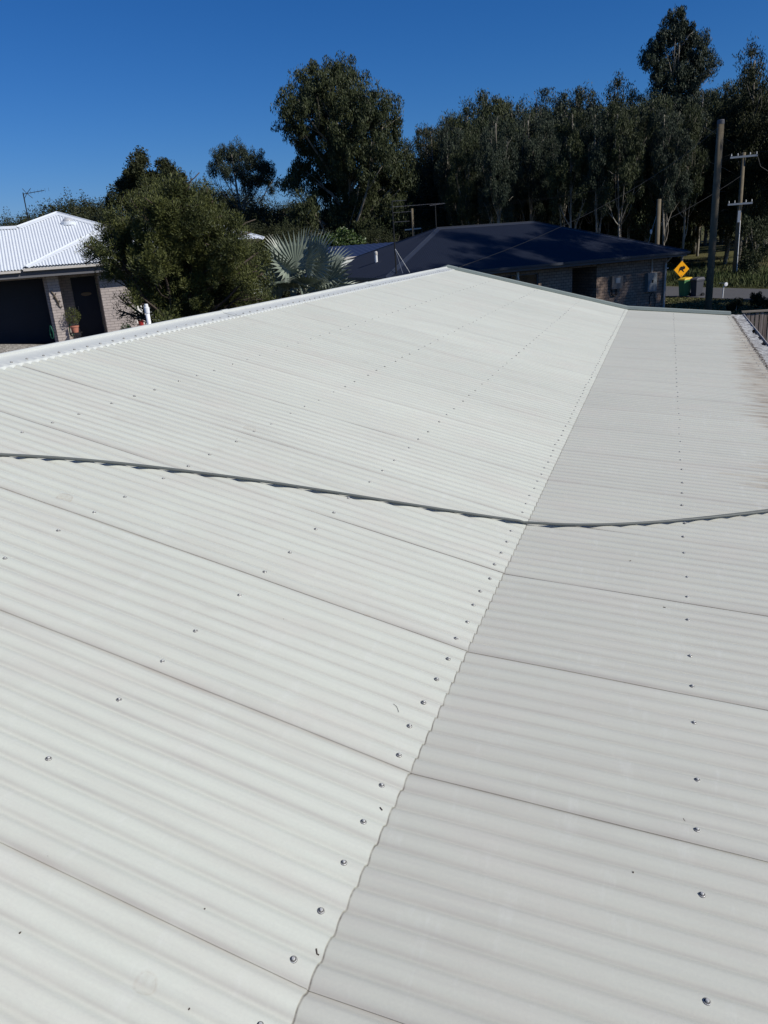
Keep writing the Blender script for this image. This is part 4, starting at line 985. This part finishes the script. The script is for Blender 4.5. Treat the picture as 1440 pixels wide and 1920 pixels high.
def blue_house():
    D = 43.; a = at(612, 463, D); b = at(745, 452, D+1.5); c = at(600, 489, D-3.2); d = at(700, 478, D-2.5)
    base = (a+b)/2; g = gz(base)
    H = empty('blue_roofed_house', (base[0], base[1], g), 0, 'low house with a plain blue roof showing between the palm and the dark roof', 'house')
    o = np.array(H.location); eu = b-a; eu[2] = 0; Lx = np.linalg.norm(eu)+4; eu /= np.linalg.norm(eu); fw_ = np.cross(eu, (0, 0, 1)); fw_ = fw_ if fw_@(CAM-base) > 0 else -fw_
    zt = a[2]-g; dv = 3.0; ze = (c[2]+d[2])/2-g; st = a-o-eu*1.5; st[2] = ze; st = st+fw_*dv
    ln = math.hypot(dv, zt-ze); ev = np.array([-fw_[0]*dv, -fw_[1]*dv, zt-ze])/ln
    slope_part('roof', st, eu, ev, [(0, 0), (Lx, 0), (Lx, ln), (0, ln)], M['blue_roof'], H, amp=.012, pitch=.35)
    back = st-fw_*2*dv
    mb = MB(); r0 = st+ev*ln; r1 = r0+eu*Lx; mb.add([r0, r1, back+eu*Lx, back], [(0, 1, 2, 3)]); mb.build('rear_roof', M['blue_roof'], H)
    mb = MB(); q = np.array([0, 0, -.02]); mb.bar(st+q, st+eu*Lx+q, .12, .12); mb.build('gutter', M['trim_grey'], H)
    mb = MB(); w0 = st-fw_*.5; w1 = w0+eu*Lx; w2 = w1-fw_*(2*dv-1); w3 = w0-fw_*(2*dv-1)
    vs = [(p[0], p[1], 0) for p in (w0, w1, w2, w3)]+[(p[0], p[1], ze-.05) for p in (w0, w1, w2, w3)]
    mb.add(vs, [(0, 1, 5, 4), (1, 2, 6, 5), (2, 3, 7, 6), (3, 0, 4, 7)]); mb.build('wall', simple('dull green wall', (.05, .07, .055)), H)
    # fluted screen with pale tops below the eave
    D2 = 36.; p0 = at(618, 496, D2); p1 = at(656, 486, D2+1.5); g2 = gz(p0)
    Fc = empty('sheet_fence', (p0[0], p0[1], g2), 0, 'pale fluted sheet fence between the palm and the dark roof', 'fence')
    mb = MB(); n_ = 44; P = []
    t = (p1-p0)*1.6; t[2] = 0; sd_ = np.array([-t[1], t[0], 0])/np.linalg.norm(t)
    for i in range(n_+1):
        q = t*i/n_-t*.2+sd_*(.03 if i % 4 in (0, 1) else -.03); P.append(q)
    V = np.zeros((n_+1, 2, 3)); hh = p0[2]-g2
    for i, q in enumerate(P): V[i, 0] = (q[0], q[1], 0); V[i, 1] = (q[0], q[1], hh+(p1[2]-p0[2])*i/n_)
    grid_obj('fence_sheet', V, simple('pale steel fence', (.50, .52, .50), .5, .4), Fc)
blue_house()

# ------------------------------------------------------------------ street things
def fence():
    y = 20.4; x0, x1 = 2.42, 14.0; zt = -.56
    Fn = empty('paling_fence', (x0, y, ZG), rad(11), 'weathered grey timber paling fence beyond the gutter on the right', 'fence')
    r = random.Random(4); mb = MB(); x = 0
    while x < x1-x0:
        w_ = .098; h = zt-ZG-r.uniform(.02, .06); mb.box(x, x+w_-r.uniform(.014, .026), -.008+r.uniform(-.004, .004), .008, .03, h); x += w_
    mb.build('palings', M['paling'], Fn)
    MB().box(-.02, x1-x0, -.035, .03, zt-ZG-.015, zt-ZG+.025).build('capping_rail', simple('pale weathered rail', (.30, .26, .21), .9), Fn)
    mb = MB()
    for z in (.35, 1.35): mb.box(0, x1-x0, .012, .05, z, z+.08)
    mb.build('rails', M['paling'], Fn)
    for i in range(6): MB().box(i*2.2+.1, i*2.2+.2, .052, .15, -.2, zt-ZG-.05).build('post', M['paling'], Fn)
fence()
def poles():
    base = at(1333, 500, 33.4); b = np.array([base[0], base[1], ZG]); top = at(1352, 226, 33.4)
    P = empty('power_pole', tuple(b), 0, 'thick bare timber pole rising close behind the roof corner', 'pole')
    h = top[2]-ZG; MB().tube([(0, 0, -.5), (0, 0, h*.5), (0, 0, h)], [.135, .128, .12], 18).build('pole', M['wood_pole'], P, True)
    MB().lathe((0, 0, h-.12), [(.128, 0), (.128, .12), (.11, .15), (.02, .16)], 18).build('pole_cap', M['fascia_grey'], P)
    TOP1 = b+np.array([0, 0, h-.15])
    D = 57.5; bb = at(1376, 528, D); g = gz(bb); b2 = np.array([bb[0], bb[1], g]); tp = at(1392, 286, D); h = tp[2]-g
    P2 = empty('power_pole', tuple(b2), 0, 'timber power pole with two pale crossarms beyond the road', 'pole')
    MB().tube([(0, 0, -.4), (0, 0, h)], [.16, .11], 14).build('pole', M['wood_pole'], P2, True)
    for zz, l in ((h-.25, .78), (h-3.0, .72)):
        ca = MB().box(-l, l, -.17, -.08, zz-.05, zz+.06).build('crossarm', simple('pale crossarm', (.52, .53, .52)), P2)
        for x in (-l*.92, -l*.45, l*.45, l*.92): MB().lathe((x, -.125, zz+.06), [(.03, 0), (.045, .05), (.03, .09), (.04, .12), (.015, .16)], 8).build('insulator', M['galv'], ca)
    mb = MB(); mb.box(-.09, .07, -.26, -.12, h-4.1, h-3.4); mb.tube([(.08, -.15, h-4.), (.10, -.14, h-6.), (.12, -.12, .3)], .03, 6); mb.build('cable_box', M['trim_white'], P2)
    mb = MB(); mb.tube([(.75, -.1, h-.2), (1.0, -.1, h-.9), (1.5, -.1, h-1.25), (2.0, 0, h-1.0), (2.1, 0, h-.5), (1.8, 0, h-.1)], .016, 5); mb.build('jumper_wire', M['iron'], P2)
    TOP2 = b2+np.array([0, 0, h])
    D = 50; bb = at(1232, 455, D); tp = at(1240, 373, D); g = ZG
    P3 = empty('timber_pole', (bb[0], bb[1], g), 0, 'short timber stub pole with a stay wire behind the dark roof', 'pole')
    h3 = tp[2]-g; MB().tube([(0, 0, -.3), (0, 0, h3)], [.15, .12], 12).build('pole', M['wood_pole'], P3, True)
    f = at(1216, 456, D)-np.array([bb[0], bb[1], g]); MB().tube([(0, 0, h3-.4), f], .012, 5).build('stay_wire', M['galv'], P3)
    MB().lathe(tuple(f*.75+np.array([0, 0, h3-.4])*.25), [(.03, 0), (.06, .06), (.06, .2), (.03, .26)], 8).build('stay_insulator', M['trim_white'], P3)
    T3 = np.array([bb[0], bb[1], at(1238, 420, D)[2]])
    D = 62; bb = at(775, 440, D); tp = at(773, 391, D); g = gz(bb)
    P4 = empty('power_pole', (bb[0], bb[1], g), 0, 'distant thin pole with a low crossarm left of the dark roof ridge', 'pole'); h4 = tp[2]-g
    MB().tube([(0, 0, -.3), (0, 0, h4)], [.12, .09], 10).build('pole', M['wood_pole'], P4, True)
    zc = at(773, 430, D)[2]-g; mb = MB(); mb.bar((-.62, -.1, zc), (.62, .05, zc+.03), .08, .08); mb.build('crossarm', M['galv'], P4)
    T4 = np.array([bb[0], bb[1], tp[2]])
    def wire(a, b_, sag, label, r=.011, group=None):
        a = np.array(a); b_ = np.array(b_); P_ = []
        for i in range(30): t = i/29; q = a+(b_-a)*t; q[2] -= sag*4*t*(1-t); P_.append(q)
        tag(MB().tube(P_, r, 5).build('overhead_wire', M['iron'], None, True), label, 'wire', group)
    wire(TOP1, np.array([-3.35, YF+.05, .97]), .45, 'service wire drooping from the bare pole top to the far end of the white roof', .0048)
    wire(TOP2+np.array([0, 0, -1.3]), T3, .12, 'straight wire from the crossarm pole down to the short stub pole', .011)
    wire(T3, at(1050, 446, 52.), .15, 'thin wire leaving the stub pole behind the dark roof', .006)
    for i, dx in enumerate((-.7, 0., .7)):
        wire(TOP2+np.array([dx, -.12, -.05]), T4+np.array([dx*.8, 0, .0+.15*i]), .9, ('left', 'middle', 'right')[i]+' of the three thin line wires sagging across the dark forest', .007, 'parallel wires over the forest')
    wire(TOP2+np.array([.7, 0, -.05]), TOP2+np.array([16, -12, .6]), .5, 'line wire leaving the crossarm pole past the right edge', .012)
poles()
def sign():
    b = onz(1275, 555, ZG); S = empty('warning_sign', tuple(b), rad(28), 'yellow diamond road sign with a black koala beside the bins', 'sign')
    D = math.hypot(b[0]-CAM[0], b[1]); zc = at(1278, 505, D)[2]-ZG; zt = at(1278, 492, D)[2]-ZG; h = zt-zc
    MB().tube([(0, .03, -.3), (0, .03, zc+h*.6)], .032, 8).build('post', M['galv'], S)
    pl = MB(); tr = lambda p, q, d: (p, d, zc+q)
    H_ = .45; pl.prism([(0, -H_), (H_, 0), (0, H_), (-H_, 0)], -.012, -.006, tr)
    plate = pl.build('sign_plate', simple('orange yellow sign face', (.95, .42, .0), .4, .4, 0, .02), S)
    k = .42
    body = [(-.44, -.44), (-.40, -.10), (-.30, .20), (-.10, .34), (.10, .33), (.20, .28), (.24, .42), (.33, .40), (.36, .30), (.46, .34), (.54, .28), (.50, .14), (.52, .04), (.42, -.05), (.26, -.08), (.20, -.12), (.28, -.24), (.42, -.42), (.36, -.44), (.16, -.34), (.02, -.20), (-.12, -.16), (-.26, -.20), (-.32, -.30), (-.36, -.44)]
    MB().prism([(p*k*.95, q*k*.95+.02) for p, q in body], -.018, -.0125, tr).build('koala_symbol', M['black'], plate)
    mb = MB()
    s_ = H_*.93
    mb.prism([(0, -H_*.86), (.035, -H_*.78), (0, -H_*.70), (-.035, -H_*.78)], -.016, -.0125, tr); mb.build('bolt', M['bronze'], plate)
sign()
def bins():
    def bin_(px, py, lidc, bodyc, label):
        b = onz(px, py, ZG); B = empty('wheelie_bin', tuple(b), rad(-48), label, 'bin', 'kerbside bins')
        mb = MB(); w0, d0, w1, d1, h = .19, .20, .235, .26, .90
        vs = [(-w0, -d0, .05), (w0, -d0, .05), (w0, d0, .05), (-w0, d0, .05), (-w1, -d1, h), (w1, -d1, h), (w1, d1, h), (-w1, d1, h)]
        mb.add(vs, [(0, 3, 2, 1), (4, 5, 6, 7), (0, 1, 5, 4), (1, 2, 6, 5), (2, 3, 7, 6), (3, 0, 4, 7)])
        mb.box(-w1-.02, w1+.02, -d1-.02, d1+.02, h-.07, h-.01); mb.build('body', bodyc, B)
        mb = MB(); vs = [(-w1-.03, -d1-.04, h), (w1+.03, -d1-.04, h), (w1+.03, d1+.04, h), (-w1-.03, d1+.04, h), (-w1, -d1+.05, h+.07), (w1, -d1+.05, h+.07), (w1, d1-.02, h+.12), (-w1, d1-.02, h+.12)]
        mb.add(vs, [(0, 3, 2, 1), (4, 5, 6, 7), (0, 1, 5, 4), (1, 2, 6, 5), (2, 3, 7, 6), (3, 0, 4, 7)]); mb.build('lid', lidc, B)
        for sx in (-1, 1):
            o = MB().lathe((0, 0, 0), [(.10, -.025), (.10, .025)], 14).build('wheel', M['iron'], B); o.rotation_euler = (0, rad(90), 0); o.location = (sx*.25, d0+.02, .10)
        MB().tube([(-.2, d1+.09, h-.03), (.2, d1+.09, h-.03)], .015, 6).build('handle', bodyc, B)
    bin_(1283, 556, simple('yellow lid', (.70, .45, .01)), simple('green bin plastic', (.10, .28, .11)), 'green bin with a yellow lid standing beside the sign post')
    bin_(1305.5, 556, simple('grey lid', (.07, .07, .085)), simple('dark grey bin plastic', (.055, .058, .07)), 'dark grey bin to the right of the green one')
    b = onz(1354.5, 559.5, ZG); G = empty('roadside_marker', tuple(b), 0, 'thin white post with a bright round reflector by the near road edge', 'marker post')
    MB().tube([(0, 0, -.1), (.02, 0, .62)], .028, 8).build('post', M['trim_white'], G)
    o = MB().lathe((0, 0, 0), [(.07, -.01), (.10, .0), (.09, .012), (.03, .02)], 14).build('reflector', simple('white reflector', (.85, .85, .87), .2, .6), G); o.rotation_euler = (rad(90), 0, rad(25)); o.location = (.12, -.02, .70)
    MB().bar((-.22, 0, .78), (.12, 0, .76), .03, .03).build('arm', M['galv'], G)
bins()
def grass_tufts():
    rg = np.random.default_rng(9); n = 60000
    q = rg.uniform(-60, 60, n); s = 38.5+rg.gamma(1.6, 2.2, n)
    x = RD[0]*q+RN[0]*s; y = RD[1]*q+RN[1]*s
    az = np.degrees(np.arctan2(x-CAM[0], y)); ok = (az > -3) & (az < 9); x, y, s = x[ok], y[ok], s[ok]; n = len(x)
    z = ground_z(x, y); h = rg.uniform(.15, .48, n)*(1.1-.4*np.sin(x*1.3)*np.cos(y*.9)); a = rg.uniform(0, PI, n); w_ = rg.uniform(.012, .035, n)
    lean = rg.normal(0, .16, (n, 2)); B = np.stack([x, y, z-.03], -1); T = B+np.stack([lean[:, 0], lean[:, 1], h], -1); Wv = np.stack([np.cos(a)*w_, np.sin(a)*w_, np.zeros(n)], -1)
    Mi = B*.45+T*.55
    me = quads_mesh('long_grass', np.stack([B, Mi+Wv, T, Mi-Wv], 1), M['grass_blade']); o = bpy.data.objects.new('long_grass', me); COL.objects.link(o)
    tag(o, 'long green grass growing along the far side of the road', 'grass', kind='stuff')
    n = 30000; x = rg.uniform(-1, 14, n); y = rg.uniform(30, 52, n); s = x*RN[0]+y*RN[1]; ok = s < 32.9; x, y = x[ok], y[ok]; n = len(x)
    h = rg.uniform(.03, .09, n); a = rg.uniform(0, PI, n); w_ = rg.uniform(.02, .05, n); z = ground_z(x, y)
    B = np.stack([x, y, z-.01], -1); T = B+np.stack([rg.normal(0, .05, n), rg.normal(0, .05, n), h], -1); Wv = np.stack([np.cos(a)*w_, np.sin(a)*w_, np.zeros(n)], -1); Mi = (B+T)/2
    me = quads_mesh('lawn_grass', np.stack([B, Mi+Wv, T, Mi-Wv], 1), M['grass_blade2']); o = bpy.data.objects.new('lawn_grass', me); COL.objects.link(o)
    tag(o, 'short dry lawn grass between the roof end and the road', 'grass', kind='stuff')
M['grass_blade2'] = leaf_mat('dry lawn grass', (.06, .07, .022), (.10, .095, .04), (.16, .14, .07), .8, .15)
grass_tufts()
